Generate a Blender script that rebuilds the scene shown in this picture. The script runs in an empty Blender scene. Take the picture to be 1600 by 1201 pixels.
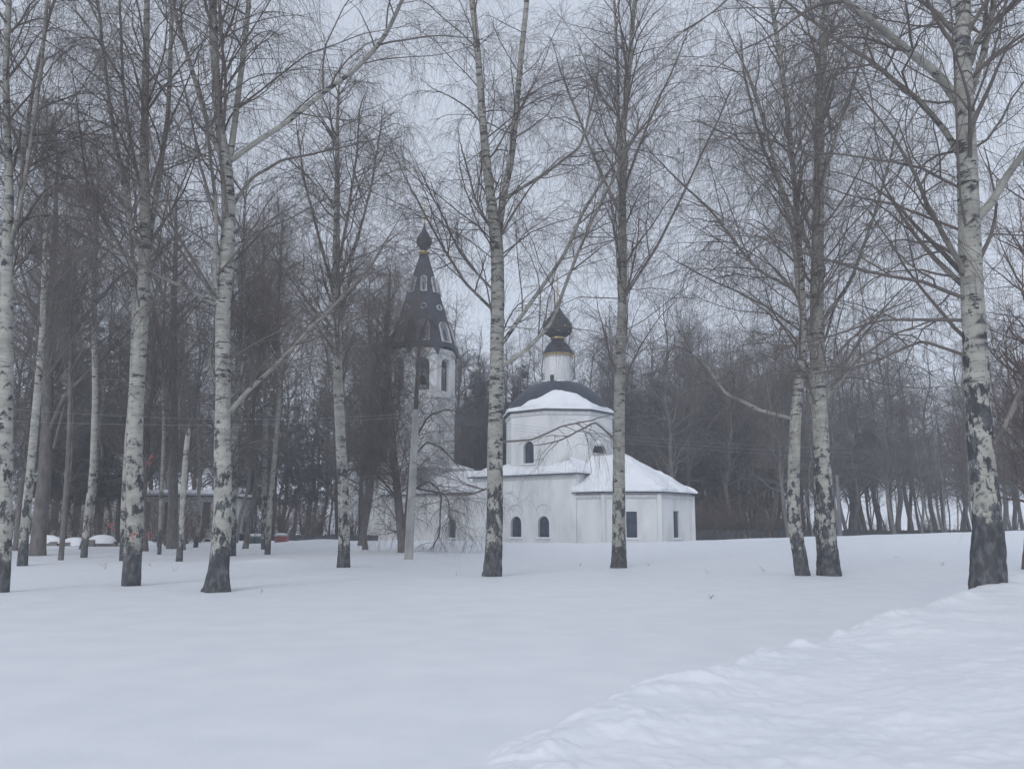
import bpy, bmesh, math, random
import numpy as np
from mathutils import Vector, geometry
C = bpy.context.scene.collection
R = math.radians
sc = bpy.context.scene

# ------------------------------------------------------------------ camera
F = 1385.0; VH = 822.0; EYE = 1.45
PITCH = math.atan((VH - 600.5) / F)
cam = bpy.data.cameras.new("camera"); co = bpy.data.objects.new("camera", cam); C.objects.link(co)
co.location = (0, 0, EYE); co.rotation_euler = (R(90) + PITCH, 0, 0)
cam.sensor_fit = 'HORIZONTAL'; cam.sensor_width = 36; cam.lens = 36 * F / 1600
cam.clip_start = 0.1; cam.clip_end = 6000
sc.camera = co

# ------------------------------------------------------------------ world, sun, exposure
SUN_EL, SUN_AZ = 30, 205          # azimuth clockwise from +Y
w = bpy.data.worlds.new("World"); sc.world = w; w.use_nodes = True
nt = w.node_tree; nt.nodes.clear()
out = nt.nodes.new('ShaderNodeOutputWorld'); bg = nt.nodes.new('ShaderNodeBackground')
sky = nt.nodes.new('ShaderNodeTexSky'); sky.sky_type = 'NISHITA'; sky.sun_disc = False
sky.sun_elevation = R(SUN_EL); sky.sun_rotation = R(SUN_AZ)
tc = nt.nodes.new('ShaderNodeTexCoord')
mp = nt.nodes.new('ShaderNodeMapping'); mp.inputs['Scale'].default_value = (1.2, 1.2, 2.6)
ns = nt.nodes.new('ShaderNodeTexNoise'); ns.inputs['Scale'].default_value = 1.6; ns.inputs['Detail'].default_value = 5
rp = nt.nodes.new('ShaderNodeValToRGB')
rp.color_ramp.elements[0].position = 0.3; rp.color_ramp.elements[0].color = (4.55, 5.0, 5.8, 1)
rp.color_ramp.elements[1].position = 0.72; rp.color_ramp.elements[1].color = (5.5, 6.0, 6.88, 1)
mx = nt.nodes.new('ShaderNodeMix'); mx.data_type = 'RGBA'; mx.inputs[0].default_value = 0.93
nt.links.new(tc.outputs['Generated'], mp.inputs[0]); nt.links.new(mp.outputs[0], ns.inputs['Vector'])
nt.links.new(ns.outputs[0], rp.inputs[0])
nt.links.new(sky.outputs[0], mx.inputs[6]); nt.links.new(rp.outputs[0], mx.inputs[7])
nt.links.new(mx.outputs[2], bg.inputs[0]); bg.inputs[1].default_value = 0.098
nt.links.new(bg.outputs[0], out.inputs[0])
sl = bpy.data.lights.new("sun", 'SUN'); sl.energy = 0.8; sl.angle = R(25); sl.color = (1, 0.98, 0.96)
so = bpy.data.objects.new("sun", sl); C.objects.link(so)
so.rotation_euler = (R(90 - SUN_EL), 0, R(180 - SUN_AZ)); so.location = (0, 0, 60)
sc.view_settings.view_transform = 'Standard'; sc.view_settings.look = 'None'
sc.view_settings.exposure = 0.41; sc.view_settings.gamma = 1
sc.cycles.max_bounces = 5; sc.cycles.diffuse_bounces = 3; sc.cycles.glossy_bounces = 1
sc.cycles.transmission_bounces = 2; sc.cycles.volume_bounces = 1; sc.cycles.transparent_max_bounces = 4
sc.cycles.caustics_reflective = False; sc.cycles.caustics_refractive = False

# ------------------------------------------------------------------ helpers: pixels of the photo -> points
cp, sp = math.cos(PITCH), math.sin(PITCH)
def ray(u, v):
    a = (u - 800) / F; b = (600.5 - v) / F
    return np.array([a, cp - sp * b, sp + cp * b])
def P(u, v, Y):
    d = ray(u, v); return d * (Y / d[1]) + np.array([0, 0, EYE])
def G(u, v, z):
    d = ray(u, v); t = (z - EYE) / d[2]; return d * t + np.array([0, 0, EYE])
def mpp(Y, v=700):                    # metres per photo pixel at depth Y
    return Y / ray(800, v)[1] / F

# numpy noise
_tab = np.random.RandomState(5).rand(256, 256)
def vnoise(x, y):
    xi = np.floor(x).astype(int); yi = np.floor(y).astype(int)
    fx = x - xi; fy = y - yi
    fx = fx * fx * (3 - 2 * fx); fy = fy * fy * (3 - 2 * fy)
    a = _tab[xi & 255, yi & 255]; b = _tab[(xi + 1) & 255, yi & 255]
    c = _tab[xi & 255, (yi + 1) & 255]; d = _tab[(xi + 1) & 255, (yi + 1) & 255]
    return (a * (1 - fx) + b * fx) * (1 - fy) + (c * (1 - fx) + d * fx) * fy - 0.5
def fbm(x, y, o=4):
    s = 0; a = 1
    for i in range(o):
        s = s + a * vnoise(x * 2 ** i + 17.3 * i, y * 2 ** i - 9.1 * i); a *= 0.5
    return s
def sstep(a, b, x):
    t = np.clip((x - a) / (b - a), 0, 1); return t * t * (3 - 2 * t)

# crest of the shovelled bank, in plan
_cr = [(-0.9, 1.2), (-0.6, 2.6)]
for (u, v, z) in [(775, 1190, .46), (940, 1092, .48), (1070, 1046, .51), (1195, 1012, .55), (1310, 975, .60), (1400, 948, .62), (1480, 926, .64), (1570, 906, .66), (1680, 892, .68)]:
    g = G(u, v, z); _cr.append((g[0], g[1]))
_cr.append((_cr[-1][0] + 12, _cr[-1][1] + 14)); CR = np.array(_cr)
def bank_dist(x, y):
    best = np.full(x.shape, 1e9); sign = np.zeros(x.shape)
    for i in range(len(CR) - 1):
        a, b = CR[i], CR[i + 1]; d = b - a; L2 = d @ d
        t = np.clip(((x - a[0]) * d[0] + (y - a[1]) * d[1]) / L2, 0, 1)
        dx = x - (a[0] + t * d[0]); dy = y - (a[1] + t * d[1])
        dd = np.hypot(dx, dy); s = np.sign(d[1] * dx - d[0] * dy)
        m = dd < best; best = np.where(m, dd, best); sign = np.where(m, s, sign)
    return best * np.where(sign == 0, 1, sign)
def terr(x, y):
    x = np.asarray(x, float); y = np.asarray(y, float)
    r = np.hypot(x, y)
    z = 0.10 * fbm(x / 9, y / 7, 2) * sstep(8, 25, r)
    z = z + 0.022 * fbm(x / 1.6 + 0.3 * y, y / 0.9, 3) * (1 - sstep(30, 60, r)) * 0.6
    # hump on the right, gentle lip in front of the church
    z = z + 1.0 * sstep(2, 34, x - 0.05 * y) * np.exp(-((y - 60) / 17) ** 2)
    z = z + 0.16 * sstep(36, 52, y) + 0.22 * sstep(-8, -2, x) * (1 - sstep(16, 26, x)) * np.exp(-((y - 57) / 7) ** 2)
    z = z + 0.10 * fbm(x / 3, y / 3, 3) * sstep(45, 60, y) * (1 - sstep(70, 90, y))
    # lumps at the foot of the tower
    for (cx, cy, rr, hh) in [(-9.6, 36, 1.2, .18), (-13, 62, 3, .35), (-4, 52, 2.5, .12)]:
        z = z + hh * np.exp(-(((x - cx) / rr) ** 2 + ((y - cy) / rr) ** 2))
    near = (r < 60) & (y > -20)
    s = np.full(x.shape, -9.0)
    if near.any():
        s[near] = bank_dist(x[near], y[near])
    s = s + 0.12 * fbm(x / 0.6, y / 0.6, 3)
    rise = 0.50 + 0.26 * sstep(6, 16, y) + 0.22 * sstep(.2, 5, s)
    k = sstep(-1.0, 0.25, s)
    lum = 0.07 * fbm(x / 2.0, y / 2.0, 2) + 0.03 * fbm(x / 0.6 + 3, y / 0.6, 3) + 0.022 * np.abs(fbm(x / 0.12, y / 0.12, 3))
    ridg = 0.038 * (0.5 - np.abs(fbm(x / 1.5 + y / 6 + 7, y / 1.1 - x / 2.4, 2))) * 2
    clod = 0.085 * np.clip(fbm(x / 0.20 + 9, y / 0.20, 4), 0, 1) * np.exp(-((s - .1) / 0.42) ** 2)
    # trodden pits on the right of the bank
    pit = -0.16 * np.clip(fbm(x / 0.45 + 31, y / 0.45, 2) - 0.12, 0, 1) * 2 * sstep(1.5, 3.5, s) * sstep(5, 8, y)
    z = z + k * (rise * sstep(30, 18, r) if False else rise) + k * (lum + ridg + pit) + clod
    return z
def hz(x, y):
    return float(terr(np.array([x]), np.array([y]))[0])
def hit(u, v, ymax=140):
    ys = np.geomspace(3, ymax, 900); d = ray(u, v)
    xs = d[0] / d[1] * ys; zs = EYE + d[2] / d[1] * ys
    t = terr(xs, ys); m = np.nonzero(zs <= t)[0]
    k = m[0] if len(m) else len(ys) - 1
    return xs[k], ys[k], t[k]

# ------------------------------------------------------------------ materials
def mat(name, col, rough=0.7, metal=0.0, spec=0.3):
    m = bpy.data.materials.new(name); m.use_nodes = True
    b = m.node_tree.nodes['Principled BSDF']
    b.inputs['Base Color'].default_value = (*col, 1); b.inputs['Roughness'].default_value = rough
    b.inputs['Metallic'].default_value = metal; b.inputs['Specular IOR Level'].default_value = spec
    return m
def N(m, t, **kw):
    n = m.node_tree.nodes.new(t)
    for k, v in kw.items(): setattr(n, k, v)
    return n
def L(m, a, b): m.node_tree.links.new(a, b)
def noisy(name, c1, c2, scale=(4, 4, 4), rough=0.75, detail=5, bump=0.3, metal=0, lo=.35, hi=.65, dist=0.02, spec=.3):
    m = mat(name, c1, rough, metal, spec); b = m.node_tree.nodes['Principled BSDF']
    t = N(m, 'ShaderNodeTexCoord'); mp = N(m, 'ShaderNodeMapping'); mp.inputs['Scale'].default_value = scale
    n = N(m, 'ShaderNodeTexNoise'); n.inputs['Scale'].default_value = 1; n.inputs['Detail'].default_value = detail
    r = N(m, 'ShaderNodeValToRGB'); r.color_ramp.elements[0].position = lo; r.color_ramp.elements[1].position = hi
    r.color_ramp.elements[0].color = (*c1, 1); r.color_ramp.elements[1].color = (*c2, 1)
    L(m, t.outputs['Object'], mp.inputs[0]); L(m, mp.outputs[0], n.inputs['Vector']); L(m, n.outputs[0], r.inputs[0])
    L(m, r.outputs[0], b.inputs['Base Color'])
    if bump:
        bp = N(m, 'ShaderNodeBump'); bp.inputs['Strength'].default_value = bump; bp.inputs['Distance'].default_value = dist
        L(m, n.outputs[0], bp.inputs['Height']); L(m, bp.outputs[0], b.inputs['Normal'])
    return m
M = {}
M['snow'] = noisy('snow', (.77, .79, .825), (.82, .835, .865), (1.3, 1.3, 1.3), .55, 8, .25, dist=.03)
_m = M['snow']; _b = [n for n in _m.node_tree.nodes if n.type == 'BUMP'][0]; _t = [n for n in _m.node_tree.nodes if n.type == 'TEX_COORD'][0]
_n2 = N(_m, 'ShaderNodeTexNoise'); _n2.inputs['Scale'].default_value = 22; _n2.inputs['Detail'].default_value = 7; _n2.inputs['Roughness'].default_value = .7
_b2 = N(_m, 'ShaderNodeBump'); _b2.inputs['Strength'].default_value = .35; _b2.inputs['Distance'].default_value = .012
L(_m, _t.outputs['Object'], _n2.inputs['Vector']); L(_m, _n2.outputs[0], _b2.inputs['Height']); L(_m, _b.outputs[0], _b2.inputs['Normal']); L(_m, _b2.outputs[0], _m.node_tree.nodes['Principled BSDF'].inputs['Normal'])
M['plaster'] = noisy('plaster', (.56, .57, .575), (.72, .725, .725), (.8, .8, .3), .9, 7, .15, lo=.3, hi=.6)
M['trim'] = noisy('trim', (.50, .51, .52), (.62, .63, .63), (2, 2, 2), .85, 5, .1)
M['metal'] = noisy('dark_roof', (.026, .034, .050), (.042, .052, .073), (1.5, 1.5, .6), .5, 5, .1, metal=.0)
M['gold'] = mat('gold', (.50, .40, .20), .45, .7)
M['glass'] = noisy('glass', (.03, .04, .065), (.06, .08, .12), (1.5, 1.5, 1.5), .15, 3, 0)
M['concrete'] = noisy('concrete', (.30, .30, .30), (.44, .44, .42), (3, 3, 1.2), .9, 7, .3)
M['brickgrey'] = noisy('old_brick', (.10, .10, .11), (.25, .23, .22), (3, 3, 5), .9, 8, .4)
M['recess'] = noisy('recess', (.20, .21, .23), (.27, .28, .30), (2, 2, 2), .9, 4, 0)
M['postgrey'] = noisy('post_grey', (.14, .14, .15), (.20, .20, .21), (3, 3, 1), .9, 5, .2)
M['wood'] = noisy('weathered_wood', (.035, .037, .042), (.075, .075, .08), (3, 3, 1), .85, 6, .3)
M['wire'] = mat('wire', (.30, .31, .33), .5)
M['red'] = noisy('faded_red', (.24, .075, .08), (.32, .11, .11), (2, 2, 2), .6, 5, .1)
M['pink'] = mat('ribbon_red', (.50, .17, .17), .9)
M['green'] = noisy('container_green', (.07, .11, .11), (.10, .15, .15), (2, 2, 2), .5, 5, .1)
M['stem'] = mat('dry_stem', (.12, .10, .08), .9)

def bark(name, white, amt=0.5, twig=(.17, .153, .145), dark=(.070, .072, .078), base_h=.8):
    m = mat(name, white, .85, 0, .2); b = m.node_tree.nodes['Principled BSDF']
    t = N(m, 'ShaderNodeTexCoord'); sep = N(m, 'ShaderNodeSeparateXYZ'); L(m, t.outputs['Object'], sep.inputs[0])
    oi = N(m, 'ShaderNodeObjectInfo'); cb = N(m, 'ShaderNodeCombineXYZ'); mu = N(m, 'ShaderNodeMath', operation='MULTIPLY'); mu.inputs[1].default_value = 70
    L(m, oi.outputs['Random'], mu.inputs[0]); L(m, mu.outputs[0], cb.inputs[0]); L(m, mu.outputs[0], cb.inputs[2])
    av = N(m, 'ShaderNodeVectorMath', operation='ADD'); L(m, t.outputs['Object'], av.inputs[0]); L(m, cb.outputs[0], av.inputs[1])
    def nz(scale, det=4, sc=1, rough=.6):
        mp = N(m, 'ShaderNodeMapping'); mp.inputs['Scale'].default_value = scale
        n = N(m, 'ShaderNodeTexNoise'); n.inputs['Scale'].default_value = sc; n.inputs['Detail'].default_value = det
        n.inputs['Roughness'].default_value = rough
        L(m, av.outputs[0], mp.inputs[0]); L(m, mp.outputs[0], n.inputs['Vector']); return n
    def ramp(inp, a, b_):
        r = N(m, 'ShaderNodeMapRange'); r.inputs['From Min'].default_value = a; r.inputs['From Max'].default_value = b_
        L(m, inp, r.inputs[0]); return r.outputs[0]
    def math_(op, a, b_=None, c=None):
        n = N(m, 'ShaderNodeMath', operation=op)
        for i, x in enumerate((a, b_)):
            if x is None: continue
            if isinstance(x, (int, float)): n.inputs[i].default_value = x
            else: L(m, x, n.inputs[i])
        return n.outputs[0]
    lent = ramp(nz((5, 5, 34), 3).outputs[0], .60, .66)                # thin horizontal lines
    bigA = nz((4.5, 4.5, 2.6), 6, 1, .7).outputs[0]; bigB = nz((2.4, 2.4, 9.0), 6, 1, .7).outputs[0]
    hm_ = N(m, 'ShaderNodeMix', data_type='FLOAT'); L(m, ramp(sep.outputs[2], 2.0, 5.5), hm_.inputs[0]); L(m, bigA, hm_.inputs[2]); L(m, bigB, hm_.inputs[3]); big = hm_.outputs[0]                       # black patches, more of them low down
    low = ramp(sep.outputs[2], 5.5, 0.6)
    bigs = math_('ADD', big, math_('MULTIPLY', low, 0.075 * (amt + .6)))
    bigs = math_('ADD', bigs, math_('MULTIPLY', math_('SUBTRACT', nz((.5, .5, .8), 2).outputs[0], .5), .30))
    bigs = math_('ADD', bigs, math_('MULTIPLY', math_('SUBTRACT', oi.outputs['Random'], .5), .05))
    patch = ramp(bigs, .60 - .06 * amt, .622 - .06 * amt)
    at = N(m, 'ShaderNodeAttribute'); at.attribute_name = 'mark'
    foot_n = nz((6, 6, 5), 5).outputs[0]
    fz = math_('ADD', sep.outputs[2], math_('MULTIPLY', math_('SUBTRACT', foot_n, .5), 1.7))
    foot = ramp(fz, base_h + .08, base_h - .08)
    d = math_('MAXIMUM', math_('MULTIPLY', lent, .6), patch); d = math_('MAXIMUM', d, at.outputs['Fac']); d0 = d; d = math_('MAXIMUM', d, math_('MULTIPLY', foot, .95))
    wn = nz((2, 2, 5), 4).outputs[0]
    wr = N(m, 'ShaderNodeMix', data_type='RGBA'); wr.inputs[6].default_value = (*[c * .70 for c in white], 1); wr.inputs[7].default_value = (*white, 1)
    L(m, ramp(wn, .35, .6), wr.inputs[0])
    dn = N(m, 'ShaderNodeMix', data_type='RGBA'); dn.inputs[6].default_value = (*dark, 1); dn.inputs[7].default_value = (*[c * 2.3 for c in dark], 1)
    L(m, ramp(nz((10, 10, 5), 4).outputs[0], .45, .7), dn.inputs[0])
    mx1 = N(m, 'ShaderNodeMix', data_type='RGBA'); L(m, d, mx1.inputs[0]); L(m, wr.outputs[2], mx1.inputs[6]); L(m, dn.outputs[2], mx1.inputs[7])
    ra = N(m, 'ShaderNodeAttribute'); ra.attribute_name = 'rad'
    th = ramp(ra.outputs['Fac'], .060, .030)
    mx2 = N(m, 'ShaderNodeMix', data_type='RGBA'); L(m, th, mx2.inputs[0]); L(m, mx1.outputs[2], mx2.inputs[6]); mx2.inputs[7].default_value = (*twig, 1)
    L(m, mx2.outputs[2], b.inputs['Base Color'])
    bp = N(m, 'ShaderNodeBump'); bp.inputs['Strength'].default_value = .5; bp.inputs['Distance'].default_value = .02
    L(m, d, bp.inputs['Height']); bp.invert = True; L(m, bp.outputs[0], b.inputs['Normal'])
    return m
M['birch'] = bark('birch_bark', (.43, .425, .385), .5)
M['birch_rough'] = bark('birch_bark_rough', (.43, .425, .385), .6, base_h=.85)
M['birch_clean'] = bark('birch_bark_grey', (.33, .325, .295), .5, base_h=.7)
M['bark'] = noisy('dark_bark', (.115, .108, .106), (.19, .178, .174), (6, 6, 2), .9, 6, .6)
M['bark_brown'] = noisy('brown_bark', (.12, .092, .085), (.19, .155, .145), (6, 6, 2), .9, 6, .6)
M['needle'] = noisy('spruce_needle', (.065, .067, .066), (.115, .112, .106), (2, 2, 2), .9, 4, 0)

# ------------------------------------------------------------------ object helpers
def tag(o, label=None, cat=None, group=None, kind=None):
    if label: o['label'] = label
    if cat: o['category'] = cat
    if group: o['group'] = group
    if kind: o['kind'] = kind
    return o
def empty(name, loc, rz=0, **kw):
    o = bpy.data.objects.new(name, None); C.objects.link(o); o.location = loc; o.rotation_euler = (0, 0, rz)
    o.empty_display_size = .3
    return tag(o, **kw)
def link(name, me, m, parent=None):
    if m and not me.materials: me.materials.append(m)
    o = bpy.data.objects.new(name, me); C.objects.link(o)
    if parent: o.parent = parent
    return o
def npmesh(name, V, Q, attrs=None, smooth=True):
    me = bpy.data.meshes.new(name); k = Q.shape[1]
    me.vertices.add(len(V)); me.vertices.foreach_set('co', np.ascontiguousarray(V, dtype=np.float32).ravel())
    me.loops.add(Q.size); me.loops.foreach_set('vertex_index', Q.astype(np.int32).ravel())
    me.polygons.add(len(Q)); me.polygons.foreach_set('loop_start', np.arange(0, Q.size, k, dtype=np.int32))
    me.polygons.foreach_set('use_smooth', np.full(len(Q), smooth))
    for n, a in (attrs or {}).items():
        at = me.attributes.new(n, 'FLOAT', 'POINT'); at.data.foreach_set('value', a.astype(np.float32).ravel())
    me.update(); return me
class BM:
    """collects shapes into one mesh"""
    def __init__(s): s.V = []; s.Fc = []
    def add(s, vs, fs):
        o = len(s.V); s.V += [tuple(map(float, v)) for v in vs]; s.Fc += [tuple(i + o for i in f) for f in fs]; return s
    def box(s, c, d, rz=0):
        ca, sa = math.cos(rz), math.sin(rz); vs = []
        for dz in (-1, 1):
            for dx, dy in ((-1, -1), (1, -1), (1, 1), (-1, 1)):
                x, y = dx * d[0] / 2, dy * d[1] / 2
                vs.append((c[0] + x * ca - y * sa, c[1] + x * sa + y * ca, c[2] + dz * d[2] / 2))
        return s.add(vs, [(3, 2, 1, 0), (4, 5, 6, 7), (0, 1, 5, 4), (1, 2, 6, 5), (2, 3, 7, 6), (3, 0, 4, 7)])
    def lathe(s, prof, n=32, c=(0, 0), ph=0, cap=True):
        vs = []; fs = []
        for (r, z) in prof:
            for k in range(n):
                a = ph + 2 * math.pi * k / n; vs.append((c[0] + r * math.cos(a), c[1] + r * math.sin(a), z))
        for i in range(len(prof) - 1):
            for k in range(n):
                k2 = (k + 1) % n; fs.append((i * n + k, i * n + k2, (i + 1) * n + k2, (i + 1) * n + k))
        if cap:
            fs.append(tuple(range(n))[::-1]); fs.append(tuple((len(prof) - 1) * n + k for k in range(n)))
        return s.add(vs, fs)
    def prism(s, poly, z0, z1):
        n = len(poly); vs = [(p[0], p[1], z0) for p in poly] + [(p[0], p[1], z1) for p in poly]
        fs = [tuple(range(n))[::-1], tuple(range(n, 2 * n))] + [(i, (i + 1) % n, n + (i + 1) % n, n + i) for i in range(n)]
        return s.add(vs, fs)
    def tube(s, pts, r, n=6):
        pts = [np.array(p, float) for p in pts]; vs = []; fs = []
        rr = r if hasattr(r, '__len__') else [r] * len(pts)
        for i, p in enumerate(pts):
            t = pts[min(i + 1, len(pts) - 1)] - pts[max(i - 1, 0)]; t /= np.linalg.norm(t) + 1e-9
            ref = np.array([0, 0, 1.0]) if abs(t[2]) < .9 else np.array([1.0, 0, 0])
            a = np.cross(t, ref); a /= np.linalg.norm(a); b = np.cross(t, a)
            for k in range(n):
                q = 2 * math.pi * k / n; vs.append(p + rr[i] * (math.cos(q) * a + math.sin(q) * b))
        for i in range(len(pts) - 1):
            for k in range(n):
                k2 = (k + 1) % n; fs.append((i * n + k, i * n + k2, (i + 1) * n + k2, (i + 1) * n + k))
        fs.append(tuple(range(n))[::-1]); fs.append(tuple((len(pts) - 1) * n + k for k in range(n)))
        return s.add(vs, fs)
    def build(s, name, m, parent=None, smooth=False, angle=None):
        me = bpy.data.meshes.new(name); me.from_pydata(s.V, [], s.Fc)
        b = bmesh.new(); b.from_mesh(me); bmesh.ops.recalc_face_normals(b, faces=b.faces); b.to_mesh(me); b.free()
        if smooth:
            me.polygons.foreach_set('use_smooth', [True] * len(me.polygons))
            if angle: me.set_sharp_from_angle(angle=R(angle))
        me.update(); return link(name, me, m, parent)

# ------------------------------------------------------------------ ground
def make_ground():
    rs = np.concatenate([np.linspace(.4, 3.2, 24)[:-1], np.geomspace(3.2, 30, 330)[:-1], np.geomspace(30, 110, 150)[:-1], np.geomspace(110, 3500, 40)])
    a1 = np.linspace(R(50), R(130), 520); a2 = np.linspace(R(130), R(410), 100)[1:-1]
    an = np.concatenate([a1, a2]); nr, na = len(rs), len(an)
    RR, AA = np.meshgrid(rs, an, indexing='ij')
    X = RR * np.cos(AA); Y = RR * np.sin(AA); Z = terr(X, Y)
    V = np.stack([X, Y, Z], -1).reshape(-1, 3)
    i, j = np.meshgrid(np.arange(nr - 1), np.arange(na), indexing='ij'); j2 = (j + 1) % na
    Q = np.stack([i * na + j, (i + 1) * na + j, (i + 1) * na + j2, i * na + j2], -1).reshape(-1, 4)
    me = npmesh('snow_ground', V, Q)
    b = bmesh.new(); b.from_mesh(me); b.verts.ensure_lookup_table()
    b.faces.new([b.verts[k] for k in range(na)][::1]); b.normal_update(); b.to_mesh(me); b.free()
    return tag(link('snow_ground', me, M['snow']), kind='structure')
make_ground()

# ------------------------------------------------------------------ tree generator (vectorised)
def unit(v): return v / (np.linalg.norm(v, axis=-1, keepdims=True) + 1e-9)
def resample(pts, rad, K):
    pts = np.array(pts, float); rad = np.array(rad, float)
    s = np.r_[0, np.cumsum(np.linalg.norm(np.diff(pts, axis=0), axis=1))]
    t = np.linspace(0, s[-1], K)
    p = np.stack([np.interp(t, s, pts[:, i]) for i in range(3)], 1); r = np.interp(t, s, rad)
    k = max(1, K // (len(pts) * 3))
    for _ in range(2):
        q = p.copy(); q[k:-k] = (p[:-2 * k] + p[k:-k] * 2 + p[2 * k:]) / 4 if len(p) > 2 * k + 1 else p[k:-k]
        p = q
    return p, r
def spawn(rng, PP, RR, dens, t0, t1, ang, lenf, K, grav, noise, rmax, rtip, up=0, minlen=.15, rfac=.6):
    Ls = np.linalg.norm(np.diff(PP, axis=1), axis=2).sum(1)
    cnt = rng.poisson(Ls * (t1 - t0) * dens) if not isinstance(dens, np.ndarray) else dens
    idx = np.repeat(np.arange(len(PP)), cnt); n = len(idx)
    if n == 0: return np.zeros((0, K, 3)), np.zeros((0, K))
    t = t0 + (t1 - t0) * rng.rand(n); Kp = PP.shape[1]
    f = t * (Kp - 1); i = np.minimum(f.astype(int), Kp - 2); f = (f - i)[:, None]
    pos = PP[idx, i] * (1 - f) + PP[idx, i + 1] * f
    rp = RR[idx, i] * (1 - f[:, 0]) + RR[idx, i + 1] * f[:, 0]
    tan = unit(PP[idx, i + 1] - PP[idx, i])
    rv = rng.randn(n, 3); perp = unit(rv - (rv * tan).sum(1, keepdims=True) * tan)
    a = np.radians(ang[0] + ang[1] * rng.randn(n))[:, None]
    d = unit(np.cos(a) * tan + np.sin(a) * perp + np.array([0, 0, up]))
    Ln = np.maximum(lenf(t, Ls[idx], rng.rand(n)), minlen)
    r0 = np.minimum(rp * rfac, rmax * (0.6 + .4 * rng.rand(n))) ; r0 = np.maximum(r0, rtip)
    out = np.zeros((n, K, 3)); out[:, 0] = pos; st = (Ln / (K - 1))[:, None]
    g = np.zeros((n, 3)); g[:, 2] = -1
    for k in range(1, K):
        gk = grav[0] + (grav[1] - grav[0]) * (k / (K - 1))
        d = unit(d + g * gk * (0.6 + .8 * rng.rand(n, 1)) + noise * rng.randn(n, 3))
        out[:, k] = out[:, k - 1] + d * st
    tt = np.linspace(0, 1, K)[None, :]
    return out, r0[:, None] * (1 - tt) + rtip * tt
def tubes(PP, RR, s, tip=None):
    n, K, _ = PP.shape
    if n == 0: return np.zeros((0, 3)), np.zeros((0, 4), int), np.zeros(0)
    T = np.zeros_like(PP); T[:, 1:-1] = PP[:, 2:] - PP[:, :-2]; T[:, 0] = PP[:, 1] - PP[:, 0]; T[:, -1] = PP[:, -1] - PP[:, -2]
    T = unit(T); m = unit(PP[:, -1] - PP[:, 0]); ref = np.where(np.abs(m[:, 2:3]) < .8, [[0, 0, 1.0]], [[0, 1.0, 0]])[:, None, :]
    A = unit(np.cross(T, ref)); B = np.cross(T, A)
    q = np.arange(s) * 2 * np.pi / s
    V = PP[:, :, None] + RR[:, :, None, None] * (np.cos(q)[None, None, :, None] * A[:, :, None] + np.sin(q)[None, None, :, None] * B[:, :, None])
    b = np.arange(n)[:, None, None] * K * s; i = np.arange(K - 1)[None, :, None] * s; k = np.arange(s)[None, None, :]; k2 = (k + 1) % s
    Q = np.stack([b + i + k, b + i + k2, b + i + s + k2, b + i + s + k], -1).reshape(-1, 4)
    return V.reshape(-1, 3), Q, np.repeat(RR[:, :, None], s, 2).ravel()
def merge(name, parts, mark=None):
    V = []; Q = []; A = []; o = 0
    for v, q, a in parts:
        V.append(v); Q.append(q + o); A.append(a); o += len(v)
    V = np.concatenate(V); Q = np.concatenate(Q); A = np.concatenate(A)
    return npmesh(name, V, Q, {'rad': A})
def trunk_mesh(rng, p, r, s=28, rough=0.04, marks=True, flare=.35):
    K = len(p); V, Q, A = tubes(p[None], r[None], s)
    z = p[:, 2][:, None].repeat(s, 1); th = (np.arange(s) * 2 * np.pi / s)[None].repeat(K, 0)
    ctr = p[:, None].repeat(s, 1).reshape(-1, 3)
    X = np.cos(th) * 3; Y2 = np.sin(th) * 3
    low = np.exp(-z / 1.2)
    dis = rough * (1 + 2.2 * low) * (fbm(X + z * 1.3, Y2 + z * 2.1 + 40, 3) + .5 * fbm(X * 3 + 5, z * 6 + Y2, 2)) + flare * np.exp(-np.maximum(z, 0) / .35) * (0.7 + .5 * np.cos(th * 4 + 1))
    V = ctr + (V - ctr) * (1 + dis.reshape(-1, 1))
    mk = np.zeros((K, s))
    if marks:
        rr = r[:, None]; zt = z[-1].max()
        for _ in range(int(zt * 5.0)):
            z0 = .8 + rng.rand() * (zt - .8); t0 = rng.rand() * 6.283; sz = (.07 + .16 * rng.rand() ** 1.5) ; thk = .018 + .06 * rng.rand() ** 2
            dt = (th - t0 + np.pi) % (2 * np.pi) - np.pi; arc = np.abs(dt) * rr
            c = z0 - arc * (0.9 if rng.rand() < .6 else .15)
            w = np.clip(1 - arc / sz, 0, 1)
            mk = np.maximum(mk, np.clip((thk * w - np.abs(z - c)) / .012 + .5, 0, 1) * (w > 0))
    me = npmesh('trunk', V, Q, {'rad': np.maximum(A, .001), 'mark': mk})
    return me
TW = 1.0
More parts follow.
